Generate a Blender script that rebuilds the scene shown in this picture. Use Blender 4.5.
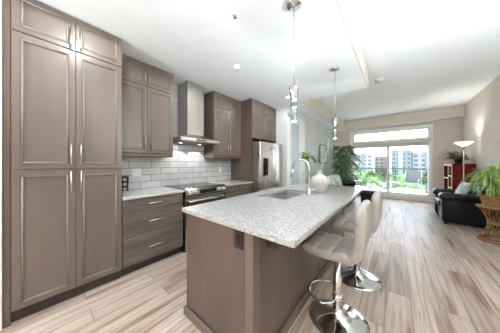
import bpy, bmesh, math, random
from mathutils import Vector, Matrix, Quaternion, noise

for o in list(bpy.data.objects): bpy.data.objects.remove(o)
scene = bpy.context.scene
COL = scene.collection
random.seed(7)
R = math.radians

# ------------------------------------------------------------------ camera, world, exposure
cam_data = bpy.data.cameras.new('camera')
cam_data.sensor_width = 36.0
cam_data.lens = 36.0 * 176.5 / 500.0
cam_data.shift_y = -3.0 / 500.0
cam_data.clip_start = 0.02
cam_data.clip_end = 1000
cam = bpy.data.objects.new('camera', cam_data)
COL.objects.link(cam)
cam.location = (0, 0, 1.303)
cam.rotation_euler = (R(90), 0, R(39.48))
scene.camera = cam

world = bpy.data.worlds.new('sky')
scene.world = world
world.use_nodes = True
wn = world.node_tree
bg = wn.nodes['Background']
tc = wn.nodes.new('ShaderNodeTexCoord')
sep = wn.nodes.new('ShaderNodeSeparateXYZ')
ns = wn.nodes.new('ShaderNodeTexNoise'); ns.inputs['Scale'].default_value = 3.0; ns.inputs['Detail'].default_value = 6
mp = wn.nodes.new('ShaderNodeMapping'); mp.inputs['Scale'].default_value = (1, 1, 3)
cr = wn.nodes.new('ShaderNodeValToRGB')
cr.color_ramp.elements[0].position = 0.35; cr.color_ramp.elements[0].color = (0.66, 0.80, 0.98, 1)
cr.color_ramp.elements[1].position = 0.62; cr.color_ramp.elements[1].color = (0.95, 0.97, 1.0, 1)
wn.links.new(tc.outputs['Generated'], mp.inputs['Vector'])
wn.links.new(mp.outputs['Vector'], ns.inputs['Vector'])
wn.links.new(ns.outputs['Fac'], cr.inputs['Fac'])
wn.links.new(cr.outputs['Color'], bg.inputs['Color'])
bg.inputs['Strength'].default_value = 2.2

sun_data = bpy.data.lights.new('sun', 'SUN'); sun_data.energy = 8.0; sun_data.angle = R(2); sun_data.color = (1.0, 0.97, 0.92)
sun = bpy.data.objects.new('sun', sun_data); COL.objects.link(sun); sun.location = (20, 12, 20)
sun.rotation_euler = Vector((-0.62, -0.03, -0.78)).to_track_quat('-Z', 'Y').to_euler()

vs = scene.view_settings
scene.display_settings.display_device = 'sRGB'
vs.view_transform = 'Standard'
vs.look = 'None'
vs.exposure = 1.38
vs.gamma = 1.0
vs.use_curve_mapping = False
scene.cycles.use_denoising = True
scene.cycles.diffuse_bounces = 10
scene.cycles.max_bounces = 14
scene.cycles.transparent_max_bounces = 16
scene.cycles.sample_clamp_indirect = 6.0
scene.cycles.caustics_refractive = False
scene.cycles.caustics_reflective = False

POT_WATTS = 7.5          # each recessed ceiling light
POT_COLOR = (0.93, 0.965, 1.0)
FILL_UPLIGHT_WATTS = 190.0     # unseen uplights added to brighten the ceilings
TORCH_WATTS = 9.0
PENDANT_WATTS = 7.0


def lamp(name, kind, loc, power, parent=None, color=(1, 0.95, 0.9), size=0.1, rot=(0, 0, 0), **kw):
    d = bpy.data.lights.new(name, kind)
    d.energy = power
    d.color = color
    if kind == 'AREA':
        d.shape = 'DISK'; d.size = size
    elif kind in ('POINT', 'SPOT'):
        d.shadow_soft_size = size
    for k, v in kw.items(): setattr(d, k, v)
    o = bpy.data.objects.new(name, d)
    COL.objects.link(o)
    o.location = Vector(loc) - (wloc(parent) if parent else Vector())
    o.rotation_euler = rot
    if parent: o.parent = parent
    return o


# ------------------------------------------------------------------ materials
def srgb(r, g, b):
    f = lambda c: (c / 255 / 12.92) if c / 255 <= 0.04045 else ((c / 255 + 0.055) / 1.055) ** 2.4
    return (f(r), f(g), f(b), 1)


def pmat(name, col, rough=0.5, metal=0.0, **kw):
    m = bpy.data.materials.new(name)
    m.use_nodes = True
    p = m.node_tree.nodes['Principled BSDF']
    p.inputs['Base Color'].default_value = col
    p.inputs['Roughness'].default_value = rough
    p.inputs['Metallic'].default_value = metal
    for k, v in kw.items(): p.inputs[k].default_value = v
    return m


def nodes(m):
    nt = m.node_tree
    return nt, nt.nodes['Principled BSDF'], nt.nodes.new, nt.links.new


def noisy(name, c1, c2, rough=0.5, scale=(5, 5, 5), detail=4, metal=0, lo=0.35, hi=0.65, bump=0, bscale=None, nscale=1.0, **kw):
    """two-colour noise, stretched by scale, optional bump"""
    m = pmat(name, c1, rough, metal, **kw)
    nt, p, N, L = nodes(m)
    t = N('ShaderNodeTexCoord'); mpn = N('ShaderNodeMapping'); n = N('ShaderNodeTexNoise'); r = N('ShaderNodeValToRGB')
    mpn.inputs['Scale'].default_value = scale
    n.inputs['Scale'].default_value = nscale; n.inputs['Detail'].default_value = detail
    r.color_ramp.elements[0].position = lo; r.color_ramp.elements[0].color = c1
    r.color_ramp.elements[1].position = hi; r.color_ramp.elements[1].color = c2
    L(t.outputs['Object'], mpn.inputs['Vector']); L(mpn.outputs['Vector'], n.inputs['Vector'])
    L(n.outputs['Fac'], r.inputs['Fac']); L(r.outputs['Color'], p.inputs['Base Color'])
    if bump:
        b = N('ShaderNodeBump'); b.inputs['Strength'].default_value = bump; b.inputs['Distance'].default_value = 0.01
        if bscale:
            n2 = N('ShaderNodeTexNoise'); n2.inputs['Scale'].default_value = bscale
            L(t.outputs['Object'], n2.inputs['Vector']); L(n2.outputs['Fac'], b.inputs['Height'])
        else:
            L(n.outputs['Fac'], b.inputs['Height'])
        L(b.outputs['Normal'], p.inputs['Normal'])
    return m


def floor_mat():
    m = pmat('plank_floor', (1, 1, 1, 1), 0.36)
    nt, p, N, L = nodes(m)
    t = N('ShaderNodeTexCoord')
    mpn = N('ShaderNodeMapping'); mpn.inputs['Rotation'].default_value = (0, 0, R(90)); mpn.inputs['Location'].default_value = (0.31, 0.07, 0)
    L(t.outputs['Object'], mpn.inputs['Vector'])
    br = N('ShaderNodeTexBrick')
    br.offset = 0.37; br.offset_frequency = 2
    br.inputs['Scale'].default_value = 1.0
    br.inputs['Brick Width'].default_value = 1.45; br.inputs['Row Height'].default_value = 0.185
    br.inputs['Mortar Size'].default_value = 0.0026; br.inputs['Mortar Smooth'].default_value = 0.3
    br.inputs['Color1'].default_value = (0, 0, 0, 1); br.inputs['Color2'].default_value = (1, 1, 1, 1); br.inputs['Mortar'].default_value = (0.5, 0.5, 0.5, 1)
    L(mpn.outputs['Vector'], br.inputs['Vector'])
    plank = N('ShaderNodeValToRGB')
    e = plank.color_ramp.elements
    e[0].position = 0.0; e[0].color = srgb(168, 153, 141)
    e[1].position = 1.0; e[1].color = srgb(201, 189, 179)
    x = e.new(0.35); x.color = srgb(190, 177, 166)
    x = e.new(0.7); x.color = srgb(197, 184, 172)
    L(br.outputs['Color'], plank.inputs['Fac'])
    # grain: noise stretched along the planks, shifted from plank to plank
    sh = N('ShaderNodeVectorMath'); sh.operation = 'MULTIPLY_ADD'
    sh.inputs[1].default_value = (7.3, 3.1, 0); L(br.outputs['Color'], sh.inputs[0]); L(t.outputs['Object'], sh.inputs[2])
    mg = N('ShaderNodeMapping'); mg.inputs['Scale'].default_value = (26, 1.1, 1)
    L(sh.outputs[0], mg.inputs['Vector'])
    g = N('ShaderNodeTexNoise'); g.inputs['Scale'].default_value = 1.0; g.inputs['Detail'].default_value = 7; g.inputs['Roughness'].default_value = 0.62; g.inputs['Distortion'].default_value = 0.35
    L(mg.outputs['Vector'], g.inputs['Vector'])
    gr = N('ShaderNodeValToRGB')
    gr.color_ramp.elements[0].position = 0.33; gr.color_ramp.elements[0].color = srgb(208, 195, 184)
    gr.color_ramp.elements[1].position = 0.56; gr.color_ramp.elements[1].color = (1, 1, 1, 1)
    x = gr.color_ramp.elements.new(0.44); x.color = srgb(230, 220, 211)
    L(g.outputs['Fac'], gr.inputs['Fac'])
    mx = N('ShaderNodeMix'); mx.data_type = 'RGBA'; mx.blend_type = 'MULTIPLY'; mx.inputs['Factor'].default_value = 1.0
    L(plank.outputs['Color'], mx.inputs['A']); L(gr.outputs['Color'], mx.inputs['B'])
    # broad darker figure in some planks
    mg2 = N('ShaderNodeMapping'); mg2.inputs['Scale'].default_value = (11, 0.8, 1); L(sh.outputs[0], mg2.inputs['Vector'])
    g2 = N('ShaderNodeTexNoise'); g2.inputs['Detail'].default_value = 4; g2.inputs['Scale'].default_value = 1.0; L(mg2.outputs['Vector'], g2.inputs['Vector'])
    g2r = N('ShaderNodeValToRGB')
    g2r.color_ramp.elements[0].position = 0.33; g2r.color_ramp.elements[0].color = srgb(196, 178, 164)
    g2r.color_ramp.elements[1].position = 0.44; g2r.color_ramp.elements[1].color = (1, 1, 1, 1)
    L(g2.outputs['Fac'], g2r.inputs['Fac'])
    mx2 = N('ShaderNodeMix'); mx2.data_type = 'RGBA'; mx2.blend_type = 'MULTIPLY'; mx2.inputs['Factor'].default_value = 1.0
    L(mx.outputs['Result'], mx2.inputs['A']); L(g2r.outputs['Color'], mx2.inputs['B'])
    mx3 = N('ShaderNodeMix'); mx3.data_type = 'RGBA'; L(br.outputs['Fac'], mx3.inputs['Factor'])
    L(mx2.outputs['Result'], mx3.inputs['A']); mx3.inputs['B'].default_value = srgb(118, 105, 96)
    L(mx3.outputs['Result'], p.inputs['Base Color'])
    return m


def tile_mat():
    m = pmat('subway_tile', (1, 1, 1, 1), 0.18)
    nt, p, N, L = nodes(m)
    t = N('ShaderNodeTexCoord'); s = N('ShaderNodeSeparateXYZ'); c = N('ShaderNodeCombineXYZ')
    L(t.outputs['Object'], s.inputs[0]); L(s.outputs['Y'], c.inputs['X']); L(s.outputs['Z'], c.inputs['Y'])
    mpn = N('ShaderNodeMapping'); mpn.inputs['Location'].default_value = (0.05, -0.92, 0)
    L(c.outputs[0], mpn.inputs['Vector'])
    br = N('ShaderNodeTexBrick'); br.inputs['Scale'].default_value = 1.0
    br.inputs['Brick Width'].default_value = 0.305; br.inputs['Row Height'].default_value = 0.104
    br.inputs['Mortar Size'].default_value = 0.0045; br.inputs['Mortar Smooth'].default_value = 0.2
    br.inputs['Color1'].default_value = srgb(194, 194, 196); br.inputs['Color2'].default_value = srgb(207, 207, 209)
    br.inputs['Mortar'].default_value = srgb(126, 124, 126)
    L(mpn.outputs[0], br.inputs['Vector'])
    L(br.outputs['Color'], p.inputs['Base Color'])
    b = N('ShaderNodeBump'); b.invert = True; b.inputs['Strength'].default_value = 0.5; b.inputs['Distance'].default_value = 0.003
    L(br.outputs['Fac'], b.inputs['Height']); L(b.outputs['Normal'], p.inputs['Normal'])
    return m


def granite(name, base, mid, dark, rough=0.12):
    m = pmat(name, base, rough)
    nt, p, N, L = nodes(m)
    t = N('ShaderNodeTexCoord')
    n1 = N('ShaderNodeTexNoise'); n1.inputs['Scale'].default_value = 55; n1.inputs['Detail'].default_value = 6; n1.inputs['Roughness'].default_value = 0.7
    n2 = N('ShaderNodeTexNoise'); n2.inputs['Scale'].default_value = 140; n2.inputs['Detail'].default_value = 3
    L(t.outputs['Object'], n1.inputs['Vector']); L(t.outputs['Object'], n2.inputs['Vector'])
    r1 = N('ShaderNodeValToRGB'); r1.color_ramp.elements[0].position = 0.36; r1.color_ramp.elements[0].color = mid
    r1.color_ramp.elements[1].position = 0.54; r1.color_ramp.elements[1].color = base
    r2 = N('ShaderNodeValToRGB'); r2.color_ramp.elements[0].position = 0.32; r2.color_ramp.elements[0].color = dark
    r2.color_ramp.elements[1].position = 0.44; r2.color_ramp.elements[1].color = (1, 1, 1, 1)
    L(n1.outputs['Fac'], r1.inputs['Fac']); L(n2.outputs['Fac'], r2.inputs['Fac'])
    mx = N('ShaderNodeMix'); mx.data_type = 'RGBA'; mx.blend_type = 'MULTIPLY'; mx.inputs['Factor'].default_value = 1
    L(r1.outputs['Color'], mx.inputs['A']); L(r2.outputs['Color'], mx.inputs['B'])
    L(mx.outputs['Result'], p.inputs['Base Color'])
    return m


def glass_mat(name, tint=(1, 1, 1, 1), refl=0.06, rough=0.02):
    m = bpy.data.materials.new(name); m.use_nodes = True
    nt = m.node_tree; nt.nodes.clear()
    N, L = nt.nodes.new, nt.links.new
    o = N('ShaderNodeOutputMaterial'); t = N('ShaderNodeBsdfTransparent'); g = N('ShaderNodeBsdfGlossy'); x = N('ShaderNodeMixShader'); f = N('ShaderNodeFresnel')
    t.inputs['Color'].default_value = tint; g.inputs['Roughness'].default_value = rough
    f.inputs['IOR'].default_value = 1.45
    ge = N('ShaderNodeNewGeometry'); mm = N('ShaderNodeMath'); mm.operation = 'SUBTRACT'; mm.inputs[0].default_value = 1.0; mu = N('ShaderNodeMath'); mu.operation = 'MULTIPLY'
    L(ge.outputs['Backfacing'], mm.inputs[1]); L(f.outputs[0], mu.inputs[0]); L(mm.outputs[0], mu.inputs[1])
    L(mu.outputs[0], x.inputs[0]); L(t.outputs[0], x.inputs[1]); L(g.outputs[0], x.inputs[2]); L(x.outputs[0], o.inputs[0])
    return m


def emit(name, col, strength, base=(0.9, 0.9, 0.9, 1)):
    return pmat(name, base, 0.5, **{'Emission Color': col, 'Emission Strength': strength})


M = {}
M['floor'] = floor_mat()
M['tile'] = tile_mat()
M['granite'] = granite('island_granite', srgb(186, 186, 186), srgb(152, 151, 151), srgb(138, 136, 135), 0.12)
M['quartz'] = granite('counter_stone', srgb(200, 199, 197), srgb(182, 180, 178), srgb(170, 167, 165), 0.15)
M['wall'] = noisy('beige_wall', srgb(211, 203, 192), srgb(215, 207, 196), 0.8, (3, 3, 3))
M['wall_daylit'] = noisy('daylit_beige_wall', srgb(206, 209, 209), srgb(211, 214, 214), 0.8, (3, 3, 3))  # same beige wall, with the window's daylight put into the colour
M['ceiling'] = noisy('white_ceiling', srgb(241, 245, 248), srgb(244, 248, 251), 0.9, (6, 6, 6))
M['white'] = pmat('white_trim', srgb(236, 236, 234), 0.4)
M['cab'] = noisy('taupe_cabinet', srgb(99, 87, 79), srgb(113, 101, 92), 0.36, (3.2, 3.2, 1.0), 5, lo=0.3, hi=0.7)
M['bead_glint'] = pmat('cabinet_bead_glint', srgb(140, 129, 120), 0.22)  # paler than the doors: the bead's specular glint put into the colour
M['drawer'] = noisy('taupe_grained_drawer', srgb(82, 74, 70), srgb(114, 104, 98), 0.38, (3.0, 1.4, 13), 6, lo=0.32, hi=0.68)
M['cab_end'] = noisy('brown_cabinet_end', srgb(86, 72, 64), srgb(98, 83, 74), 0.4, (4, 4, 1.2), 5)
M['toe'] = pmat('dark_toe_kick', srgb(66, 55, 50), 0.6)
M['steel'] = noisy('stainless_steel', srgb(196, 193, 188), srgb(208, 205, 200), 0.26, (30, 30, 1.0), 3, metal=1.0)
M['sink_steel'] = pmat('satin_sink_steel', srgb(190, 189, 187), 0.36, 0.95)
M['cup_metal'] = pmat('satin_chrome', srgb(150, 149, 147), 0.22, 1.0)
M['hood'] = noisy('brushed_hood_steel', srgb(186, 180, 171), srgb(198, 192, 183), 0.34, (30, 30, 1.0), 3, metal=1.0)
M['fridge_side'] = pmat('grey_fridge_side', srgb(120, 116, 113), 0.4, 0.6)
M['nickel'] = pmat('brushed_nickel', srgb(214, 211, 206), 0.25, 1.0)
M['chrome'] = pmat('chrome', srgb(226, 226, 226), 0.06, 1.0)
M['black_glass'] = pmat('black_glass', srgb(24, 22, 22), 0.08)
M['black'] = pmat('black_plastic', srgb(34, 31, 30), 0.4)
M['outlet_black'] = pmat('dark_outlet', srgb(34, 31, 30), 0.45)
M['leather'] = noisy('black_leather', srgb(14, 14, 15), srgb(22, 22, 23), 0.32, (9, 9, 9), 4, bump=0.15, bscale=90, nscale=1, **{'Specular IOR Level': 0.3})
M['stool'] = noisy('cream_leatherette', srgb(164, 160, 154), srgb(171, 167, 161), 0.42, (8, 8, 8), 3)
M['stool_shell'] = pmat('stool_back_shell', srgb(212, 205, 194), 0.42)
M['vase'] = pmat('white_ceramic', srgb(192, 189, 187), 0.25)
M['leaf_dark'] = noisy('dark_leaf', srgb(38, 74, 44), srgb(74, 112, 66), 0.45, (9, 9, 9), 3)
M['leaf_tree'] = noisy('tree_leaf', srgb(52, 96, 56), srgb(104, 148, 92), 0.4, (9, 9, 9), 3)
M['leaf_fern'] = noisy('fern_leaf', srgb(40, 70, 42), srgb(84, 112, 74), 0.5, (12, 12, 12), 3)
M['leaf_spider'] = noisy('spider_leaf', srgb(92, 140, 56), srgb(196, 216, 140), 0.45, (7, 7, 7), 3)
M['leaf_sprig'] = noisy('sprig_leaf', srgb(70, 104, 48), srgb(120, 150, 80), 0.5, (18, 18, 18), 3)
M['stem'] = pmat('green_stem', srgb(110, 128, 80), 0.6)
M['bark'] = noisy('bark', srgb(92, 74, 58), srgb(122, 102, 82), 0.85, (9, 9, 3), 4)
M['wicker'] = noisy('wicker', srgb(128, 90, 56), srgb(172, 130, 86), 0.6, (30, 30, 30), 3, bump=0.5)
M['wicker_dark'] = noisy('dark_wicker', srgb(96, 58, 40), srgb(128, 80, 54), 0.6, (30, 30, 30), 3)
M['cherry'] = noisy('cherry_wood', srgb(98, 14, 8), srgb(118, 20, 12), 0.45, (2, 2, 9), 4, **{'Specular IOR Level': 0.2})
M['cherry_in'] = noisy('brown_shelf_wood', srgb(122, 66, 38), srgb(146, 86, 52), 0.4, (2, 2, 9), 4)
M['pale_wood'] = noisy('pale_edge_wood', srgb(206, 184, 160), srgb(216, 196, 172), 0.45, (3, 3, 20), 3)
M['walnut'] = noisy('walnut', srgb(64, 45, 36), srgb(84, 60, 48), 0.45, (3, 3, 14), 3)
M['jar'] = pmat('white_jar', srgb(232, 228, 222), 0.3)
M['seam'] = pmat('stitched_seam', srgb(176, 168, 156), 0.6)
M['rail'] = pmat('dark_rail', srgb(58, 64, 68), 0.5)
M['cushion'] = noisy('pale_blue_cushion', srgb(186, 198, 208), srgb(228, 232, 234), 0.85, (10, 10, 10), 3, lo=0.42, hi=0.55)
M['glass'] = glass_mat('window_glass')
M['railglass'] = glass_mat('railing_glass', (0.86, 0.93, 0.92, 1))
M['soil'] = noisy('soil', srgb(52, 40, 32), srgb(72, 58, 46), 0.95, (40, 40, 40), 4)
M['fabric'] = noisy('blind_fabric', srgb(206, 204, 198), srgb(214, 212, 206), 0.8, (60, 60, 60), 2)
M['slate'] = pmat('slate_metal', srgb(112, 118, 122), 0.5, 0.3)
M['sling'] = noisy('grey_sling', srgb(92, 97, 101), srgb(100, 105, 109), 0.8, (60, 60, 60), 2)
M['deck'] = noisy('balcony_concrete', srgb(178, 179, 178), srgb(188, 189, 188), 0.85, (4, 4, 4), 4)
M['foliage'] = noisy('tree_foliage', srgb(64, 96, 52), srgb(98, 128, 76), 0.8, (1.3, 1.3, 1.3), 5)
M['foliage2'] = noisy('tree_foliage_dark', srgb(54, 84, 52), srgb(84, 110, 72), 0.8, (1.3, 1.3, 1.3), 5)
M['lawn'] = noisy('lawn', srgb(78, 98, 60), srgb(94, 114, 74), 0.95, (0.4, 0.4, 0.4), 4)
M['bld_white'] = noisy('white_render', srgb(142, 146, 152), srgb(148, 152, 158), 0.8, (0.2, 0.2, 0.2), 3)
M['bld_grey'] = noisy('grey_cladding', srgb(112, 121, 130), srgb(118, 127, 136), 0.8, (0.2, 0.2, 0.2), 3)
M['bld_tan'] = noisy('tan_cladding', srgb(134, 126, 120), srgb(140, 132, 126), 0.8, (0.2, 0.2, 0.2), 3)
M['bld_glass'] = pmat('building_window', srgb(74, 86, 98), 0.15)
M['bulb'] = emit('lit_lens', (1, 0.95, 0.88, 1), 9.0)
M['hood_lens'] = emit('hood_light_lens', (1, 0.97, 0.92, 1), 1.6)
M['torch'] = emit('lit_glass_bowl', (1, 0.86, 0.68, 1), 0.9, srgb(240, 228, 210))
M['frost'] = glass_mat('pendant_glass', (0.88, 0.90, 0.90, 1), 0.1, 0.05)
M['core'] = noisy('bubbled_glass_core', srgb(176, 178, 178), srgb(236, 236, 234), 0.3, (60, 60, 26), 3, lo=0.42, hi=0.6)
M['art'] = noisy('pale_artwork', srgb(206, 208, 206), srgb(226, 228, 226), 0.5, (4, 4, 4), 3)
M['grey_frame'] = pmat('grey_frame', srgb(128, 130, 128), 0.4)
M['frosted_panel'] = pmat('door_panel_paint', srgb(186, 195, 202), 0.35)
M['display'] = pmat('dark_display', srgb(20, 20, 22), 0.12)


# ------------------------------------------------------------------ mesh helpers
def wloc(o):
    v = Vector()
    while o: v += o.location; o = o.parent
    return v


class MB:
    """collects geometry in world coordinates; build() links it as ONE mesh object"""
    def __init__(s): s.v = []; s.f = []; s.sm = []
    def add(s, vs, fs, smooth=False):
        b = len(s.v); s.v += [tuple(v) for v in vs]
        for f in fs: s.f.append([b + i for i in f]); s.sm.append(smooth)
        return s
    def box(s, x0, x1, y0, y1, z0, z1, bev=0.0):
        bm = bmesh.new()
        bmesh.ops.create_cube(bm, size=1)
        for v in bm.verts:
            v.co = Vector(((x0 + x1) / 2 + v.co.x * (x1 - x0), (y0 + y1) / 2 + v.co.y * (y1 - y0), (z0 + z1) / 2 + v.co.z * (z1 - z0)))
        if bev: bmesh.ops.bevel(bm, geom=bm.edges[:], offset=bev, segments=2, affect='EDGES', profile=0.5)
        return s.bm(bm)
    def bm(s, bm, mat=None, smooth=False):
        bm.verts.index_update()
        s.add([(mat @ v.co if mat else v.co) for v in bm.verts], [[v.index for v in f.verts] for f in bm.faces], smooth)
        bm.free(); return s
    def prism(s, pts, axis, a, b, smooth=False):
        """pts 2D outline; axis: the extrusion axis"""
        def P(p, t):
            return {'x': (t, p[0], p[1]), 'y': (p[0], t, p[1]), 'z': (p[0], p[1], t)}[axis]
        n = len(pts)
        v = [P(p, a) for p in pts] + [P(p, b) for p in pts]
        f = [list(range(n))[::-1], list(range(n, 2 * n))] + [[i, (i + 1) % n, n + (i + 1) % n, n + i] for i in range(n)]
        return s.add(v, f, smooth)
    def rings(s, rings, closed=True, caps=True, smooth=True):
        n = len(rings[0]); v = [p for r in rings for p in r]; f = []
        for k in range(len(rings) - 1):
            for i in range(n if closed else n - 1):
                j = (i + 1) % n
                f.append([k * n + i, k * n + j, (k + 1) * n + j, (k + 1) * n + i])
        if caps and closed:
            f.append(list(range(n))[::-1]); f.append([(len(rings) - 1) * n + i for i in range(n)])
        return s.add(v, f, smooth)
    def lathe(s, prof, c=(0, 0, 0), n=32, smooth=True, ribs=0, ribamp=0.0):
        rr = []
        for r, z in prof:
            ring = []
            for i in range(n):
                a = 2 * math.pi * i / n
                q = r * (1 + ribamp * math.cos(a * ribs)) if ribs else r
                ring.append((c[0] + q * math.cos(a), c[1] + q * math.sin(a), c[2] + z))
            rr.append(ring)
        return s.rings(rr, True, True, smooth)
    def tube(s, pts, r, n=8, smooth=True, cap=True):
        pts = [Vector(p) for p in pts]
        rad = r if isinstance(r, (list, tuple)) else [r] * len(pts)
        up = None; rr = []
        for i, p in enumerate(pts):
            d = (pts[min(i + 1, len(pts) - 1)] - pts[max(i - 1, 0)]).normalized()
            if up is None:
                up = Vector((0, 0, 1)) if abs(d.z) < 0.9 else Vector((1, 0, 0))
            up = (up - d * up.dot(d)).normalized()
            w = d.cross(up)
            rr.append([p + (up * math.cos(2 * math.pi * k / n) + w * math.sin(2 * math.pi * k / n)) * rad[i] for k in range(n)])
        return s.rings(rr, True, cap, smooth)
    def torus(s, c, R_, r, n=32, m=8, axis=(0, 0, 1)):
        q = Vector((0, 0, 1)).rotation_difference(Vector(axis))
        pts = [Vector(c) + q @ Vector((R_ * math.cos(2 * math.pi * i / n), R_ * math.sin(2 * math.pi * i / n), 0)) for i in range(n)]
        v = []; f = []
        for i in range(n):
            a = 2 * math.pi * i / n
            o = q @ Vector((math.cos(a), math.sin(a), 0)); u = q @ Vector((0, 0, 1))
            for k in range(m):
                b = 2 * math.pi * k / m
                v.append(pts[i] + o * (r * math.cos(b)) + u * (r * math.sin(b)))
        for i in range(n):
            for k in range(m):
                f.append([i * m + k, ((i + 1) % n) * m + k, ((i + 1) % n) * m + (k + 1) % m, i * m + (k + 1) % m])
        return s.add(v, f, True)
    def quad(s, a, b, c, d, smooth=False): return s.add([a, b, c, d], [[0, 1, 2, 3]], smooth)
    def blob(s, c, r, seed=0, amp=0.25, freq=1.2, sub=2):
        bm = bmesh.new(); bmesh.ops.create_icosphere(bm, subdivisions=sub, radius=1)
        for v in bm.verts:
            d = 1 + amp * noise.noise(Vector(v.co) * freq * 2 + Vector((seed * 7.1, seed * 3.3, 0)))
            v.co = Vector((c[0] + v.co.x * r[0] * d, c[1] + v.co.y * r[1] * d, c[2] + v.co.z * r[2] * d))
        return s.bm(bm, None, True)
    def pillow(s, w, h, t, mat, n=12, pinch=0.06):
        """soft cushion in local XY, thickness along Z, placed by a matrix"""
        def grid(sign):
            g = []
            for i in range(n + 1):
                row = []
                for j in range(n + 1):
                    a, b = 2 * i / n - 1, 2 * j / n - 1
                    e = max(0, (1 - a ** 4) * (1 - b ** 4)) ** 0.5
                    k = 1 - pinch * (1 - abs(a) ** 3 * 1) * abs(b) ** 6
                    k2 = 1 - pinch * (1 - abs(b) ** 3) * abs(a) ** 6
                    row.append(mat @ Vector((a * w / 2 * k2, b * h / 2 * k, sign * e * t / 2)))
                g.append(row)
            return g
        for sg in (1, -1):
            g = grid(sg); v = [p for r_ in g for p in r_]; f = []
            for i in range(n):
                for j in range(n):
                    q = [i * (n + 1) + j, (i + 1) * (n + 1) + j, (i + 1) * (n + 1) + j + 1, i * (n + 1) + j + 1]
                    f.append(q if sg > 0 else q[::-1])
            s.add(v, f, True)
        return s
    def softbox(s, x0, x1, y0, y1, z0, z1, r, seg=4):
        bm = bmesh.new(); bmesh.ops.create_cube(bm, size=1)
        for v in bm.verts:
            v.co = Vector(((x0 + x1) / 2 + v.co.x * (x1 - x0), (y0 + y1) / 2 + v.co.y * (y1 - y0), (z0 + z1) / 2 + v.co.z * (z1 - z0)))
        bmesh.ops.bevel(bm, geom=bm.edges[:], offset=r, segments=seg, affect='EDGES', profile=0.5)
        return s.bm(bm, None, True)
    def build(s, name, mat, parent=None, merge=False):
        w = wloc(parent)
        me = bpy.data.meshes.new(name)
        me.from_pydata([tuple(Vector(v) - w) for v in s.v], [], s.f)
        me.polygons.foreach_set('use_smooth', s.sm)
        bm = bmesh.new(); bm.from_mesh(me)
        if merge: bmesh.ops.remove_doubles(bm, verts=bm.verts[:], dist=1e-5)
        bmesh.ops.recalc_face_normals(bm, faces=bm.faces[:]); bm.to_mesh(me); bm.free()
        me.materials.append(M[mat] if isinstance(mat, str) else mat)
        o = bpy.data.objects.new(name, me)
        COL.objects.link(o)
        if parent: o.parent = parent
        return o


def tag(o, label=None, cat=None, group=None, kind=None):
    if label: o['label'] = label
    if cat: o['category'] = cat
    if group: o['group'] = group
    if kind: o['kind'] = kind
    return o


def thing(name, label, cat, loc, group=None):
    o = bpy.data.objects.new(name, None)
    o.empty_display_size = 0.1
    COL.objects.link(o); o.location = loc
    return tag(o, label, cat, group)


def struct(o): return tag(o, kind='structure')


def one(mb, name, mat, label, cat, group=None, origin=None, merge=False):
    """a thing that is one mesh, with its origin moved to its base"""
    o = mb.build(name, mat, merge=merge)
    if origin:
        o.data.transform(Matrix.Translation(-Vector(origin))); o.location = origin
    return tag(o, label, cat, group)


def copy_tree(o, parent=None):
    c = o.copy(); COL.objects.link(c)
    if parent: c.parent = parent
    for ch in list(o.children): copy_tree(ch, c)
    return c


# ------------------------------------------------------------------ room shell
XW, XL, XK = 1.573, -2.06, -3.02           # right wall, living-room left wall, kitchen wall
YE, YK, YB = 8.36, 3.94, -3.3              # far wall, end of the kitchen recess, back of the room
HL, HH = 2.709, 3.043                      # lowered and main ceiling
TH = 0.12
b = MB().box(XK - TH, XW + TH, YB - TH, YE + TH, -0.12, 0); struct(b.build('floor', 'floor'))
struct(MB().box(XK - TH, XW + TH, YB - TH, YE + TH, HH, HH + 0.12).build('ceiling', 'ceiling'))
struct(MB().box(XK - TH, XK, YB, YK, 0, HH).build('wall_left', 'wall'))
struct(MB().box(XK - TH, XL, YK, YE, 0, HH).build('wall_left_living', 'wall_daylit'))
struct(MB().box(XW, XW + TH, YB, YE, 0, HH).build('wall_right', 'wall'))
# lowered kitchen ceiling (white underside) and its beige edges
struct(MB().box(XK, -0.402, YB, YK - 0.02, HL, HH - 0.001).build('ceiling_kitchen', 'ceiling'))
struct(MB().box(-0.402, -0.383, YB, YK, HL, HH - 0.001).build('trim_1', 'wall'))
struct(MB().box(XK, -0.402, YK - 0.02, YK, HL, HH - 0.001).build('trim_2', 'wall'))
struct(MB().box(XL, -1.655, YK, YE, HL, HH - 0.001).build('ceiling_soffit', 'ceiling'))
struct(MB().box(-1.655, -1.635, YK, 8.10, HL, HH - 0.001).build('trim_3', 'wall'))
struct(MB().box(-1.655, XW, 8.12, YE, HL - 0.0, HH - 0.001).build('ceiling_bulkhead', 'ceiling'))
struct(MB().box(-1.635, XW, 8.10, 8.12, HL, HH - 0.001).build('trim_4', 'wall'))
# wall stub beside the pantry
struct(MB().box(XK, -2.374, -0.55, -0.170, 0, HL).build('wall_pantry_side', 'white'))

# far wall with the patio window
WX0, WX1, WZ0, WZ1 = -1.40, 0.90, 0.15, 2.53
fw = MB()
fw.box(XL, WX0, YE, YE + 0.2, 0, HH); fw.box(WX1, XW, YE, YE + 0.2, 0, HH)
fw.box(WX0, WX1, YE, YE + 0.2, WZ1, HH); fw.box(WX0, WX1, YE, YE + 0.2, 0, WZ0)
struct(fw.build('wall_far', 'wall'))
w1 = bpy.data.objects.new('window_1', None); COL.objects.link(w1); w1.location = (-0.25, YE, WZ0); struct(w1)
c = MB(); cw = 0.085
for a in ((WX0 - cw + 0.03, WX0 + 0.03, WZ0 - 0.03, WZ1 + cw), (WX1 - 0.03, WX1 + cw - 0.03, WZ0 - 0.03, WZ1 + cw)):
    c.box(a[0], a[1], YE - 0.025, YE + 0.0, a[2], a[3], 0.006)
c.box(WX0 - cw + 0.03, WX1 + cw - 0.03, YE - 0.028, YE, WZ1 - 0.02, WZ1 + cw, 0.006)
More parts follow.
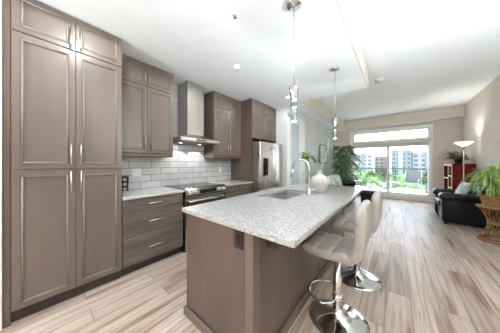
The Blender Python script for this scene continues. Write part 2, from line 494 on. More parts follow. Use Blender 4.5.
c.box(WX0 - cw + 0.03, WX1 + cw - 0.03, YE - 0.045, YE, WZ0 - 0.06, WZ0 + 0.03, 0.006)
c.build('window_casing', 'white', w1)
c = MB(); y0, y1 = YE + 0.03, YE + 0.11
c.box(WX0, WX0 + 0.09, y0, y1, WZ0, WZ1); c.box(WX1 - 0.055, WX1, y0, y1, WZ0, WZ1)
c.box(WX0, WX1, y0, y1, WZ1 - 0.05, WZ1); c.box(WX0, WX1, y0, y1, WZ0, WZ0 + 0.09)
c.box(WX0, WX1, y0, y1, 2.06, 2.20)
c.build('window_frame', 'white', w1)
c = MB(); c.box(-0.255, -0.165, y0 - 0.01, y1, WZ0 + 0.09, 2.06); c.build('mullion', 'white', w1)
MB().box(WX0 + 0.09, WX1 - 0.055, YE + 0.066, YE + 0.072, 2.20, WZ1 - 0.05).build('transom_pane', 'glass', w1)
MB().box(WX0 + 0.09, -0.255, YE + 0.066, YE + 0.072, WZ0 + 0.09, 2.06).build('pane', 'glass', w1)
MB().box(-0.165, WX1 - 0.055, YE + 0.066, YE + 0.072, WZ0 + 0.09, 2.06).build('pane', 'glass', w1)

# back of the room, behind the camera
struct(MB().box(XK, XW, YB - TH, YB, 0, HH).build('wall_back', 'wall'))

# baseboards
struct(MB().box(XW - 0.014, XW, YB, YE, 0, 0.1, 0.003).build('baseboard_right', 'white'))
struct(MB().box(XL, XW - 0.015, YE - 0.014, YE, 0, 0.088, 0.003).build('baseboard_far', 'white'))
struct(MB().box(XL, XL + 0.014, 5.05, YE - 0.015, 0, 0.1, 0.003).build('baseboard_left', 'white'))

# white interior door in the living-room left wall
d1 = bpy.data.objects.new('door_1', None); COL.objects.link(d1); d1.location = (XL, 4.5, 0); struct(d1)
c = MB()
c.box(XL, XL + 0.022, 3.965, 4.055, 0, 2.54, 0.005); c.box(XL, XL + 0.022, 4.93, 5.02, 0, 2.54, 0.005); c.box(XL, XL + 0.022, 3.965, 5.02, 2.45, 2.54, 0.005)
c.build('door_casing', 'white', d1)
c = MB(); c.box(XL, XL + 0.012, 4.055, 4.93, 0.005, 2.45); c.build('door_slab', 'white', d1)
MB().box(XL + 0.011, XL + 0.016, 4.14, 4.62, 0.25, 2.36, 0.003).build('door_panel', 'frosted_panel', d1)
MB().tube([(XL + 0.012, 4.84, 1.0), (XL + 0.06, 4.84, 1.0), (XL + 0.06, 4.74, 1.0)], 0.011).build('door_handle', 'nickel', d1)

# tiled backsplash up to the lowered ceiling
struct(MB().box(XK, -3.008, 0.617, 2.942, 0.90, HL - 0.003).build('wall_tiles', 'tile'))

# ------------------------------------------------------------------ cabinets
XF = -2.372     # front plane of the deep cabinets


def shaker(xf, y0, y1, z0, z1, w=0.068, t=0.02, rec=0.010, ch=0.022):
    """framed door facing +x: flat frame, chamfered inner edge, recessed panel"""
    def ring(d, x): return [(x, y0 + d, z0 + d), (x, y1 - d, z0 + d), (x, y1 - d, z1 - d), (x, y0 + d, z1 - d)]
    rs = [ring(0, xf - t), ring(0, xf - 0.0015), ring(0.0015, xf), ring(w - ch, xf), ring(w - ch, xf + 0.003), ring(w - ch + 0.004, xf + 0.003), ring(w, xf - rec), ring(w + 0.001, xf - rec)]
    return MB().rings(rs, True, True, False)


def bar_pull(mb, x, y, z, L, vertical=True, r=0.006, off=0.032):
    e = (0, 0, L / 2) if vertical else (0, L / 2, 0)
    P = Vector((x + off, y, z)); E = Vector(e)
    mb.tube([P - E, P + E], r, 8)
    for s in (-0.72, 0.72):
        mb.tube([Vector((x, y, z)) + E * s, P + E * s], r * 0.8, 6)
    return mb


def door(par, xf, y0, y1, z0, z1, hy, hz, L=0.2, w=0.062):
    d = shaker(xf, y0, y1, z0, z1, w).build('door', 'cab', par)
    q = w - 0.008; p = [(xf + 0.001, y0 + q, z0 + q), (xf + 0.001, y1 - q, z0 + q), (xf + 0.001, y1 - q, z1 - q), (xf + 0.001, y0 + q, z1 - q)]
    c = MB()
    for k in range(4): c.tube([p[k], p[(k + 1) % 4]], 0.0055, 8)
    c.build('panel_bead', 'bead_glint', d)
    bar_pull(MB(), xf, hy, hz, L).build('handle', 'nickel', d)
    return d


def door_pair(par, xf, y0, y1, z0, z1, hz, L=0.2, w=0.062):
    m = (y0 + y1) / 2; g = 0.002
    door(par, xf, y0 + g, m - g, z0, z1, m - 0.034, hz, L, w)
    door(par, xf, m + g, y1 - g, z0, z1, m + 0.034, hz, L, w)


# tall pantry
Y0, Y1 = -0.126, 0.616
t = thing('pantry_cabinet', 'tall taupe pantry cabinet of six framed doors reaching the ceiling', 'cabinet', (-2.7, 0.25, 0))
MB().box(-3.015, XF - 0.022, Y0 - 0.042, Y1, 0.1, HL - 0.004).build('carcass', 'cab', t)
MB().box(-3.015, XF - 0.055, Y0 - 0.042, Y1, 0, 0.1).build('toe_kick', 'toe', t)
MB().box(XF - 0.022, XF - 0.012, Y0 - 0.042, Y0 - 0.003, 0.0, HL - 0.004).build('filler_strip', 'cab_end', t)
door_pair(t, XF, Y0, Y1, 2.386, HL - 0.008, 2.49, 0.2)
door_pair(t, XF, Y0, Y1, 1.256, 2.378, 1.39, 0.2)
door_pair(t, XF, Y0, Y1, 0.112, 1.248, 1.13, 0.2)

# wall cabinets
XU = -2.684
for (y0, y1, lab) in ((0.622, 1.369, 'taupe wall cabinet with four doors between the tall pantry and range hood'),
                      (2.175, 2.940, 'taupe wall cabinet with four doors between the range hood and fridge')):
    t = thing('wall_cabinet', lab, 'cabinet', (-2.85, (y0 + y1) / 2, 1.4), 'wall cabinets')
    MB().box(-3.006, XU - 0.022, y0, y1, 1.445, HL - 0.004).build('carcass', 'cab_end', t)
    MB().box(-3.006, XU - 0.012, y0, y1, 1.402, 1.443, 0.004).build('light_rail', 'cab_end', t)
    door_pair(t, XU, y0, y1, 2.386, HL - 0.008, 2.49, 0.16)
    door_pair(t, XU, y0, y1, 1.45, 2.378, 1.60, 0.2)

# base drawers left of the stove
def drawer(par, y0, y1, z0, z1, L=0.2, n=1):
    d = MB().box(XF - 0.02, XF, y0 + 0.002, y1 - 0.002, z0, z1, 0.002).build('drawer', 'drawer', par)
    bar_pull(MB(), XF, (y0 + y1) / 2, (z0 + z1) / 2 + (0.0 if z1 - z0 < 0.2 else 0.0), L, False).build('handle', 'nickel', d)
    return d

t = thing('base_cabinet', 'low taupe cabinet of three wide drawers between pantry and stove', 'cabinet', (-2.7, 1.0, 0), 'base cabinets')
MB().box(-3.006, XF - 0.022, 0.62, 1.358, 0.1, 0.886).build('carcass', 'cab_end', t)
MB().box(-3.006, XF - 0.07, 0.62, 1.358, 0, 0.1).build('toe_kick', 'toe', t)
for z0, z1 in ((0.742, 0.880), (0.448, 0.737), (0.112, 0.443)): drawer(t, 0.622, 1.356, z0, z1)
t = thing('base_cabinet', 'low taupe cabinet with paired top drawers between stove and fridge', 'cabinet', (-2.7, 2.55, 0), 'base cabinets')
MB().box(-3.006, XF - 0.022, 2.178, 2.940, 0.1, 0.886).build('carcass', 'cab_end', t)
MB().box(-3.006, XF - 0.07, 2.178, 2.940, 0, 0.1).build('toe_kick', 'toe', t)
drawer(t, 2.18, 2.556, 0.742, 0.880, 0.16); drawer(t, 2.56, 2.937, 0.742, 0.880, 0.16)
door_pair(t, XF, 2.18, 2.937, 0.112, 0.737, 0.62, 0.16)
one(MB().box(-3.006, XF + 0.02, 0.618, 1.366, 0.888, 0.92, 0.004), 'countertop', 'quartz', 'pale speckled stone countertop between the pantry and the stove', 'countertop', 'wall countertops', (-2.68, 1.0, 0.888))
one(MB().box(-3.006, XF + 0.02, 2.172, 2.941, 0.888, 0.92, 0.004), 'countertop', 'quartz', 'pale speckled stone countertop between the stove and the fridge', 'countertop', 'wall countertops', (-2.68, 2.55, 0.888))

# fridge surround with cabinets over the fridge
t = thing('fridge_surround_cabinet', 'tall brown surround with four doors built over the steel fridge', 'cabinet', (-2.7, 3.44, 0))
for k, y in enumerate((2.944, 3.918)):
    MB().box(-3.015, XF - 0.004, y, y + 0.02, 0, HL - 0.004).build('side_panel', 'cab_end', t)
MB().box(-3.015, XF - 0.022, 2.964, 3.918, 1.86, HL - 0.004).build('carcass', 'cab_end', t)
door_pair(t, XF, 2.966, 3.916, 2.386, HL - 0.008, 2.49, 0.16)
door_pair(t, XF, 2.966, 3.916, 1.865, 2.378, 2.0, 0.18)

# ------------------------------------------------------------------ range hood
t = thing('range_hood', 'stainless steel chimney range hood above the stove', 'range hood', (-2.8, 1.78, 1.66))
MB().box(-3.006, -2.70, 1.625, 1.93, 1.79, HL - 0.004, 0.002).build('chimney', 'hood', t)
c = MB()
def rect(x0, x1, y0, y1, z): return [(x0, y0, z), (x1, y0, z), (x1, y1, z), (x0, y1, z)]
c.rings([rect(-3.006, -2.5, 1.392, 2.152, 1.665), rect(-3.006, -2.5, 1.392, 2.152, 1.712), rect(-3.006, -2.515, 1.407, 2.137, 1.716), rect(-3.006, -2.70, 1.625, 1.93, 1.80)], True, True, False)
c.build('canopy', 'hood', t)
MB().box(-2.99, -2.53, 1.41, 2.13, 1.658, 1.664).build('filter_panel', 'slate', t)
MB().box(-2.4995, -2.498, 1.66, 1.86, 1.680, 1.700).build('control_strip', 'black_glass', t)
for y in (1.58, 1.96):
    f = MB().lathe([(0.03, -0.004), (0.03, 0)], (-2.84, y, 1.658), 16).build('hood_light', 'hood_lens', t)
    lamp('hood_lamp', 'SPOT', (-2.84, y, 1.652), 4.0, f, (1, 0.98, 0.95), 0.012, (0, 0, 0), spot_size=R(114), spot_blend=0.1)

# ------------------------------------------------------------------ stove
t = thing('stove', 'stainless slide-in stove with black glass cooktop and front knobs', 'stove', (-2.68, 1.773, 0))
MB().box(-2.99, XF - 0.01, 1.378, 2.168, 0.0, 0.905).build('body', 'black', t)
MB().box(-3.0, XF - 0.03, 1.374, 2.172, 0.905, 0.928, 0.003).build('cooktop', 'black_glass', t)
c = MB()
c.prism([(XF - 0.03, 0.930), (XF + 0.035, 0.905), (XF + 0.045, 0.83), (XF - 0.01, 0.815), (XF - 0.03, 0.815)], 'y', 1.376, 2.170)
pan = c.build('control_panel', 'steel', t)
nx = Vector((0.9912, 0, 0.132))
def face_pt(y, z): return Vector((XF + 0.035 + (0.905 - z) / 0.075 * 0.01, y, z))
for y in (1.45, 1.545, 2.0, 2.095):
    p = face_pt(y, 0.868)
    MB().tube([p - nx * 0.002, p + nx * 0.008, p + nx * 0.009, p + nx * 0.032], [0.03, 0.03, 0.023, 0.021], 16).build('knob', 'hood', pan)
c = MB(); a0, a1 = face_pt(1.62, 0.90), face_pt(1.62, 0.838); e = nx * 0.003; dy = Vector((0, 0.32, 0))
c.rings([[a0, a0 + dy, a1 + dy, a1], [a0 + e, a0 + dy + e, a1 + dy + e, a1 + e]], True, True, False)
c.build('display', 'display', pan)
dr = MB().box(XF - 0.01, XF + 0.028, 1.38, 2.166, 0.20, 0.806, 0.004).build('oven_door', 'steel', t)
MB().box(XF + 0.028, XF + 0.031, 1.47, 2.08, 0.36, 0.68, 0.001).build('oven_window', 'black_glass', dr)
c = MB(); c.tube([(XF + 0.075, 1.41, 0.745), (XF + 0.075, 2.136, 0.745)], 0.012, 10)
for y in (1.44, 2.106): c.tube([(XF + 0.028, y, 0.745), (XF + 0.075, y, 0.745)], 0.009, 8)
c.build('oven_handle', 'nickel', dr)
MB().box(XF - 0.01, XF + 0.024, 1.38, 2.166, 0.03, 0.192, 0.003).build('storage_drawer', 'steel', t)

# ------------------------------------------------------------------ fridge
t = thing('fridge', 'stainless french-door fridge with a water dispenser in the left door', 'fridge', (-2.6, 3.43, 0))
FX = -2.17
MB().box(-2.99, FX - 0.075, 2.975, 3.905, 0.02, 1.77).build('body', 'fridge_side', t)
for (y0, y1, hy) in ((2.972, 3.437, 3.40), (3.443, 3.908, 3.48)):
    d = MB().box(FX - 0.07, FX, y0, y1, 0.76, 1.775, 0.012).build('door', 'steel', t)
    c = MB(); c.tube([(FX, hy, 0.86), (FX + 0.05, hy, 0.90), (FX + 0.058, hy, 1.25), (FX + 0.05, hy, 1.62), (FX, hy, 1.66)], 0.012, 8)
    c.build('handle', 'nickel', d)
    if y0 < 3.2:
        c = MB().box(FX - 0.002, FX + 0.004, 3.08, 3.26, 1.02, 1.42, 0.002).build('dispenser', 'black_glass', d)
        MB().box(FX + 0.003, FX + 0.03, 3.10, 3.24, 1.025, 1.045).build('drip_tray', 'steel', c)
for (z0, z1) in ((0.42, 0.75), (0.06, 0.41)):
    d = MB().box(FX - 0.07, FX, 2.972, 3.908, z0, z1, 0.012).build('freezer_drawer', 'steel', t)
    c = MB(); c.tube([(FX, 3.04, z1 - 0.06), (FX + 0.05, 3.07, z1 - 0.06), (FX + 0.05, 3.81, z1 - 0.06), (FX, 3.84, z1 - 0.06)], 0.011, 8)
    c.build('handle', 'nickel', d)

# ------------------------------------------------------------------ island
IX0, IX1, IY0, IY1 = -1.40, -0.665, 0.835, 3.28
t = thing('kitchen_island', 'long taupe kitchen island standing on the plank floor', 'island', ((IX0 + IX1) / 2, 2.05, 0))
c = MB(); c.box(IX0 + 0.02, IX1 - 0.02, IY0 + 0.02, IY1 - 0.02, 0.0, 0.69)
c.box(IX0 + 0.02, IX1 - 0.02, IY0 + 0.02, 1.64, 0.69, 0.886); c.box(IX0 + 0.02, IX1 - 0.02, 2.445, IY1 - 0.02, 0.69, 0.886)
c.box(IX0 + 0.02, -1.312, 1.64, 2.445, 0.69, 0.886); c.box(-0.878, IX1 - 0.02, 1.64, 2.445, 0.69, 0.886)
c.build('body', 'cab', t)
MB().box(IX0, IX1 - 0.068, IY0, IY0 + 0.019, 0.0, 0.886).build('end_panel', 'cab_end', t)
MB().box(IX1 - 0.062, IX1 + 0.006, IY0 - 0.006, IY0 + 0.06, 0.0, 0.886, 0.003).build('corner_post', 'cab', t)
MB().box(IX1 - 0.062, IX1 + 0.006, IY1 - 0.06, IY1 + 0.006, 0.0, 0.886, 0.003).build('corner_post', 'cab', t)
for y0, y1 in ((IY0 + 0.062, 2.05), (2.054, IY1 - 0.062)):
    MB().box(IX1 - 0.019, IX1, y0, y1, 0.0, 0.886, 0.002).build('side_panel', 'cab_end', t)
def base_prof(s): return [(0, 0), (0.016 * s, 0), (0.014 * s, 0.055), (0.006 * s, 0.068), (0, 0.068)]
MB().prism([(IX1 + 0.006 + a, z) for a, z in base_prof(1)], 'y', IY0 - 0.022, IY1 + 0.022).build('baseboard', 'cab', t)
MB().prism([(IY0 - 0.006 - a, z) for a, z in base_prof(1)], 'x', IX0 - 0.016, IX1 + 0.022).build('baseboard', 'cab', t)
MB().prism([(IX0 - a, z) for a, z in base_prof(1)], 'y', IY0 - 0.022, IY1).build('baseboard', 'cab', t)
for y in (1.02, 2.03, 3.04):
    MB().prism([(IX1 + 0.001, 0.886), (IX1 + 0.2, 0.886), (IX1 + 0.2, 0.86), (IX1 + 0.045, 0.735), (IX1 + 0.001, 0.735)], 'y', y - 0.02, y + 0.02).build('corbel', 'cab_end', t)

# island worktop with the sink cut-out
CX0, CX1, CY0, CY1 = -1.43, -0.383, 0.801, 3.311
SX0, SX1, SY0, SY1 = -1.27, -0.89, 1.665, 2.42
def rr(x0, x1, y0, y1, z, r=0.0, n=4):
    if not r: return [(x0, y0, z), (x1, y0, z), (x1, y1, z), (x0, y1, z)]
    o = []
    for cx, cy, a in ((x0 + r, y0 + r, 180), (x1 - r, y0 + r, 270), (x1 - r, y1 - r, 0), (x0 + r, y1 - r, 90)):
        for i in range(n + 1): o.append((cx + r * math.cos(R(a + 90 * i / n)), cy + r * math.sin(R(a + 90 * i / n)), z))
    return o
c = MB(); zt, zb = 0.92, 0.888; q = 0.003; n = 4
def outer(d, z): return rr(CX0 + d, CX1 - d, CY0 + d, CY1 - d, z, 0.008, n)
def hole(z): return rr(SX0, SX1, SY0, SY1, z, 0.03, n)
c.rings([hole(zb), outer(0, zb), outer(0, zt - q), outer(q, zt), hole(zt), hole(zb)], True, False, False)
one(c, 'island_countertop', 'granite', 'speckled grey granite worktop overhanging the kitchen island', 'countertop', None, (-0.9, 2.05, 0.888), merge=True)

t = thing('kitchen_sink', 'double-bowl steel sink set into the granite island worktop', 'sink', ((SX0 + SX1) / 2, 2.04, 0.70))
ym = 2.04
MBr = MB()
for y0, y1 in ((SY0 + 0.004, ym - 0.022), (ym + 0.022, SY1 - 0.004)):
    c = MB()
    c.rings([rr(SX0 - 0.01, SX1 + 0.01, y0 - 0.02, y1 + 0.02, 0.887, 0.03), rr(SX0 + 0.004, SX1 - 0.004, y0, y1, 0.886, 0.03), rr(SX0 + 0.012, SX1 - 0.012, y0 + 0.008, y1 - 0.008, 0.72, 0.03),
             rr(SX0 + 0.04, SX1 - 0.04, y0 + 0.03, y1 - 0.03, 0.705, 0.02)], True, False, False)
    v0 = len(c.v); c.f.append(list(range(v0 - 20, v0))); c.sm.append(False)
    o = c.build('basin', 'sink_steel', t)
    MB().lathe([(0.035, 0), (0.035, 0.003), (0.02, 0.004)], ((SX0 + SX1) / 2, (y0 + y1) / 2, 0.706), 16).build('drain', 'chrome', o)

# faucet
fx, fy = -0.825, 2.15
t = thing('faucet', 'chrome gooseneck pull-down faucet standing behind the sink', 'faucet', (fx, fy, 0.921))
MB().lathe([(0.03, 0), (0.03, 0.006), (0.022, 0.012), (0.02, 0.07), (0.0165, 0.075)], (fx, fy, 0.921), 20).build('base', 'chrome', t)
pts = [(fx, fy, 0.99), (fx, fy, 1.25)]
for i in range(1, 13):
    a = math.pi * i / 12
    pts.append((fx - 0.105 + 0.105 * math.cos(a), fy, 1.25 + 0.105 * math.sin(a)))
pts.append((fx - 0.217, fy, 1.22))
MB().tube(pts, 0.0125, 12).build('neck', 'chrome', t)
MB().tube([(fx - 0.216, fy, 1.225), (fx - 0.226, fy, 1.18), (fx - 0.236, fy, 1.12)], [0.016, 0.018, 0.02], 12).build('spray_head', 'chrome', t)
MB().tube([(fx, fy, 0.965), (fx + 0.035, fy + 0.01, 0.97), (fx + 0.085, fy + 0.015, 0.995)], [0.009, 0.007, 0.006], 8).build('lever', 'chrome', t)

# ------------------------------------------------------------------ vase with sprigs
vx, vy, vz = -0.785, 2.43, 0.921
t = thing('vase', 'ribbed white ceramic vase on the island worktop beside the faucet', 'vase', (vx, vy, vz))
prof = [(0.0, 0.004), (0.055, 0.0), (0.062, 0.012), (0.098, 0.07), (0.118, 0.125), (0.118, 0.16), (0.098, 0.195), (0.06, 0.22), (0.036, 0.235), (0.030, 0.255), (0.032, 0.275), (0.038, 0.285), (0.032, 0.285), (0.026, 0.26), (0.0, 0.25)]
MB().lathe(prof, (vx, vy, vz), 120, True, 24, 0.035).build('body', 'vase', t)


def leaf(mb, base, direction, L, w, droop=0.0, seg=4, up=Vector((0, 0, 1)), fold=0.15):
    d = Vector(direction).normalized(); side = d.cross(up)
    if side.length < 1e-3: side = Vector((1, 0, 0))
    side.normalize(); nrm = side.cross(d).normalized()
    rows = []
    p = Vector(base)
    for i in range(seg + 1):
        u = i / seg
        ww = w * math.sin(math.pi * min(1, 0.08 + u * 0.92)) ** 0.8 * 0.5
        pt = Vector(base) + d * (L * u) + Vector((0, 0, -droop * u * u))
        rows.append([pt - side * ww + nrm * ww * fold, pt, pt + side * ww + nrm * ww * fold])
    mb.rings(rows, False, False, True)


def sprig(label, group, stem_pts, leaves, name='flower_sprig'):
    th = thing(name, label, 'sprig', stem_pts[0], group)
    MB().tube(stem_pts, 0.0022, 5).build('stem', 'stem', th)
    c = MB()
    for (p, d, L, w, dr) in leaves: leaf(c, p, d, L, w, dr, 3)
    c.build('foliage', 'leaf_sprig', th)
    return th


def curve(p0, p1, bend, n=10):
    p0, p1 = Vector(p0), Vector(p1)
    return [p0.lerp(p1, i / n) + Vector(bend) * math.sin(math.pi * i / n) for i in range(n + 1)]


neck = Vector((vx, vy, vz + 0.262))
rnd = random.Random(3)
def spike(pts, L, w, start=0.45, dens=46):
    out = []
    for k in range(dens):
        u = start + (1 - start) * k / dens
        i = min(int(u * 10), 9); p = pts[i].lerp(pts[i + 1], u * 10 - i)
        a = k * 2.4
        out.append((p, (math.cos(a), math.sin(a), 0.45), L * (1.25 - 0.7 * u), w, 0.004))
    return out
s1 = curve(neck, neck + Vector((-0.02, 0.05, 0.36)), (-0.01, 0, 0)); sprig('green spike standing upright in the white vase', None, s1, spike(s1, 0.044, 0.016, 0.36, 84))
s2 = curve(neck + Vector((0.006, 0, 0)), neck + Vector((-0.13, 0.05, 0.23)), (-0.01, 0.0, 0.03)); sprig('short leafy stem leaning over the faucet from the white vase', None, s2, spike(s2, 0.044, 0.016, 0.42, 64))
s3 = curve(neck + Vector((-0.006, 0.006, 0)), neck + Vector((-0.17, -0.10, 0.27)), (-0.01, -0.02, 0.07))
lv = []
for k in range(40):
    p = s3[8 + k % 3] + Vector((rnd.uniform(-0.05, 0.03), rnd.uniform(-0.04, 0.03), rnd.uniform(-0.09, 0.02)))
    lv.append((p, (rnd.uniform(-1, 1), rnd.uniform(-1, 1), rnd.uniform(-0.9, 0.2)), 0.06, 0.034, 0.015))
sprig('drooping tuft of broad green leaves hanging left of the white vase', None, s3, lv)
s4 = curve(neck + Vector((0.004, -0.006, 0)), neck + Vector((0.09, 0.10, 0.46)), (0.02, 0, 0))
lv = [(s4[4 + k % 7] + Vector((rnd.uniform(-0.05, 0.05), rnd.uniform(-0.05, 0.05), rnd.uniform(-0.03, 0.04))), (rnd.uniform(-1, 1), rnd.uniform(-1, 1), 0.7), 0.022, 0.014, 0) for k in range(46)]
o = sprig('tallest pale sprig with tiny white buds in the white vase', None, s4, lv)
o.children[1].data.materials[0] = M['jar']

# ------------------------------------------------------------------ small kitchen items
t = thing('spice_rack', 'small dark wooden spice rack standing on the counter against the pantry', 'spice rack', (-2.93, 0.74, 0.921))
MB().box(-2.992, -2.985, 0.66, 0.83, 0.921, 1.125).build('back_board', 'walnut', t)
for y in (0.66, 0.822): MB().box(-2.985, -2.905, y, y + 0.008, 0.921, 1.125).build('side_panel', 'walnut', t)
for z in (0.921, 0.985, 1.05, 1.117): MB().box(-2.985, -2.905, 0.668, 0.822, z, z + 0.007).build('shelf', 'walnut', t)
jz = []
for si, (z, ord_) in enumerate(((0.928, 'bottom'), (0.992, 'middle'), (1.057, 'top'))):
    for k, y in enumerate((0.692, 0.745, 0.797)):
        o = thing('spice_jar', f'white spice jar on the rack shelf at the {ord_}, {("nearest the pantry", "middle of the row", "nearest the stove")[k]}', 'jar', (-2.94, y, z), 'spice jars')
        MB().lathe([(0.018, 0), (0.019, 0.003), (0.019, 0.034), (0.015, 0.038)], (-2.94, y, z), 14).build('body', 'jar', o)
        MB().lathe([(0.016, 0.038), (0.016, 0.048)], (-2.94, y, z), 14).build('lid', 'black', o)


def outlet(name, label, loc, axis, w, h, mat, gang=1):
    t = thing(name, label, 'outlet', loc, None)
    x, y, z = loc
    def B(du0, du1, z0, z1, d0, d1, bev=0.0):
        if axis == 'x': return MB().box(x + d0, x + d1, y + du0, y + du1, z + z0, z + z1, bev)
        return MB().box(x + du0, x + du1, y - d1, y - d0, z + z0, z + z1, bev)
    B(-w / 2, w / 2, -h / 2, h / 2, 0, 0.006, 0.002).build('cover_plate', mat, t)
    for g in range(gang):
        cx = (g - (gang - 1) / 2) * 0.046
        B(cx - 0.016, cx + 0.016, -0.034, 0.034, 0.006, 0.009, 0.001).build('socket', 'display' if mat == 'outlet_black' else 'jar', t)
outlet('wall_outlet', 'white double wall outlet on the tiles beside the pantry', (-3.007, 0.965, 1.168), 'x', 0.118, 0.118, 'white', 2)
outlet('wall_outlet', 'white single wall outlet on the tiles left of the fridge surround', (-3.007, 2.60, 1.168), 'x', 0.075, 0.118, 'white', 1)
outlet('island_outlet', 'dark outlet plate on the end of the kitchen island', (-0.783, IY0 - 0.0005, 0.815), 'y', 0.08, 0.125, 'outlet_black', 1)

# ------------------------------------------------------------------ pendant lamps
def pendant(x, y, label):
    t = thing('pendant_lamp', label, 'pendant lamp', (x, y, 1.667), 'island pendant lamps')
    MB().lathe([(0.0, 0.0), (0.062, 0.0), (0.062, -0.022), (0.058, -0.026), (0.012, -0.028), (0.008, -0.045), (0, -0.045)], (x, y, HL - 0.001), 28).build('canopy', 'chrome', t)
    MB().tube([(x, y, HL - 0.03), (x, y, 1.97)], 0.0042, 8).build('stem', 'nickel', t)
    MB().lathe([(0.0, 1.978), (0.04, 1.978), (0.042, 1.972), (0.034, 1.87), (0.033, 1.862), (0.03, 1.862), (0.03, 1.93), (0, 1.93)], (x, y, 0), 24).build('socket_cup', 'cup_metal', t)
    g = MB().lathe([(0.029, 1.862), (0.033, 1.858), (0.033, 1.672), (0.029, 1.667), (0.024, 1.667), (0.024, 1.862)], (x, y, 0), 24).build('glass_shade', 'frost', t)
    MB().lathe([(0.0, 1.675), (0.017, 1.677), (0.018, 1.785), (0.012, 1.795), (0, 1.796)], (x, y, 0), 16).build('bubble_core', 'core', t)
    MB().lathe([(0.0, 1.668), (0.017, 1.669), (0.017, 1.674), (0, 1.674)], (x, y, 0), 16).build('lens', 'bulb', t)
    lamp('pendant_glow', 'POINT', (x, y, 1.81), PENDANT_WATTS, t, (0.92, 0.96, 1.0), 0.008)
pendant(-0.686, 1.438, 'pendant lamp with chrome cup and bubbled glass tube above the faucet, hung nearer the pantry')
pendant(-0.686, 2.801, 'pendant lamp with chrome cup and glass tube hung over the far end of the island')

# recessed ceiling lights
def pot(x, y, z, label, w=POT_WATTS, group='recessed ceiling lights'):
    t = thing('recessed_light', label, 'ceiling light', (x, y, z), group)
    MB().lathe([(0.035, -0.001), (0.055, -0.001), (0.055, -0.005), (0.05, -0.007), (0.036, -0.004)], (x, y, z), 24).build('trim_ring', 'white', t)
    MB().lathe([(0.0, -0.002), (0.034, -0.002), (0.034, -0.004), (0, -0.004)], (x, y, z), 20).build('lens', 'bulb', t)
    lamp('downlight', 'SPOT', (x, y, z - 0.016), w, t, POT_COLOR, 0.04, (0, 0, 0), spot_size=R(174), spot_blend=0.1)
pot(-1.772, 1.855, HL, 'recessed ceiling light above the floor between stove and island')
pot(-1.748, 3.395, HL, 'recessed ceiling light nearest the fridge')
pot(-1.76, 0.31, HL, 'recessed ceiling light in front of the tall pantry', 19.0)
for x, y in ((-1.76, -1.25), (-0.9, -2.3)): pot(x, y, HL, 'added unseen recessed light behind the camera in the lowered ceiling')  # unseen downlights added to brighten the room
for x, y in ((0.65, 0.6), (0.65, -1.2)): pot(x, y, HH, 'added unseen recessed light in the high ceiling behind the camera', 14.0)  # also added out of view, for more light over the hall

for x, y, lab in ((1.33, 1.75, 'added unseen fill uplight against the right wall, nearer than the wicker planter'), (-1.5, -2.5, 'added unseen fill uplight behind the camera near the pantry')):  # out-of-frame lamps added so light bounces off the ceilings
    t = thing('fill_uplight', lab, 'floor lamp', (x, y, 0), 'added fill uplights')
    MB().lathe([(0.0, 0), (0.14, 0), (0.14, 0.015), (0.03, 0.03), (0, 0.03)], (x, y, 0), 28).build('base', 'nickel', t)
    MB().lathe([(0.0, 0.03), (0.012, 0.03), (0.012, 1.60), (0, 1.60)], (x, y, 0), 14).build('pole', 'nickel', t)
    MB().lathe([(0.012, 1.59), (0.05, 1.60), (0.14, 1.66), (0.17, 1.72), (0.162, 1.72), (0.13, 1.67), (0.0, 1.62)], (x, y, 0), 32).build('bowl', 'white', t)
    lamp('fill_uplight_glow', 'POINT', (x, y, 1.70), FILL_UPLIGHT_WATTS * (0.44 if x > 0 else 0.95), t, (0.86, 0.94, 1.0), 0.05)

t = thing('smoke_detector', 'round white smoke detector on the living room ceiling', 'smoke detector', (-0.254, 4.527, HH))
MB().lathe([(0.0, 0), (0.075, 0), (0.075, -0.012), (0.07, -0.016)], (-0.254, 4.527, HH - 0.001), 28).build('mounting_plate', 'white', t)
MB().lathe([(0.066, -0.014), (0.066, -0.04), (0.05, -0.052), (0, -0.054)], (-0.254, 4.527, HH - 0.001), 28).build('cover', 'fabric', t)
t = thing('sprinkler_head', 'tiny fire sprinkler head on the kitchen ceiling', 'sprinkler', (-1.164, 1.192, HL))
MB().lathe([(0.0, 0), (0.03, 0), (0.028, -0.006), (0.0, -0.007)], (-1.164, 1.192, HL - 0.001), 20).build('escutcheon', 'white', t)
MB().lathe([(0.007, -0.006), (0.007, -0.03), (0.016, -0.032), (0.016, -0.035), (0, -0.035)], (-1.164, 1.192, HL - 0.001), 12).build('head', 'nickel', t)

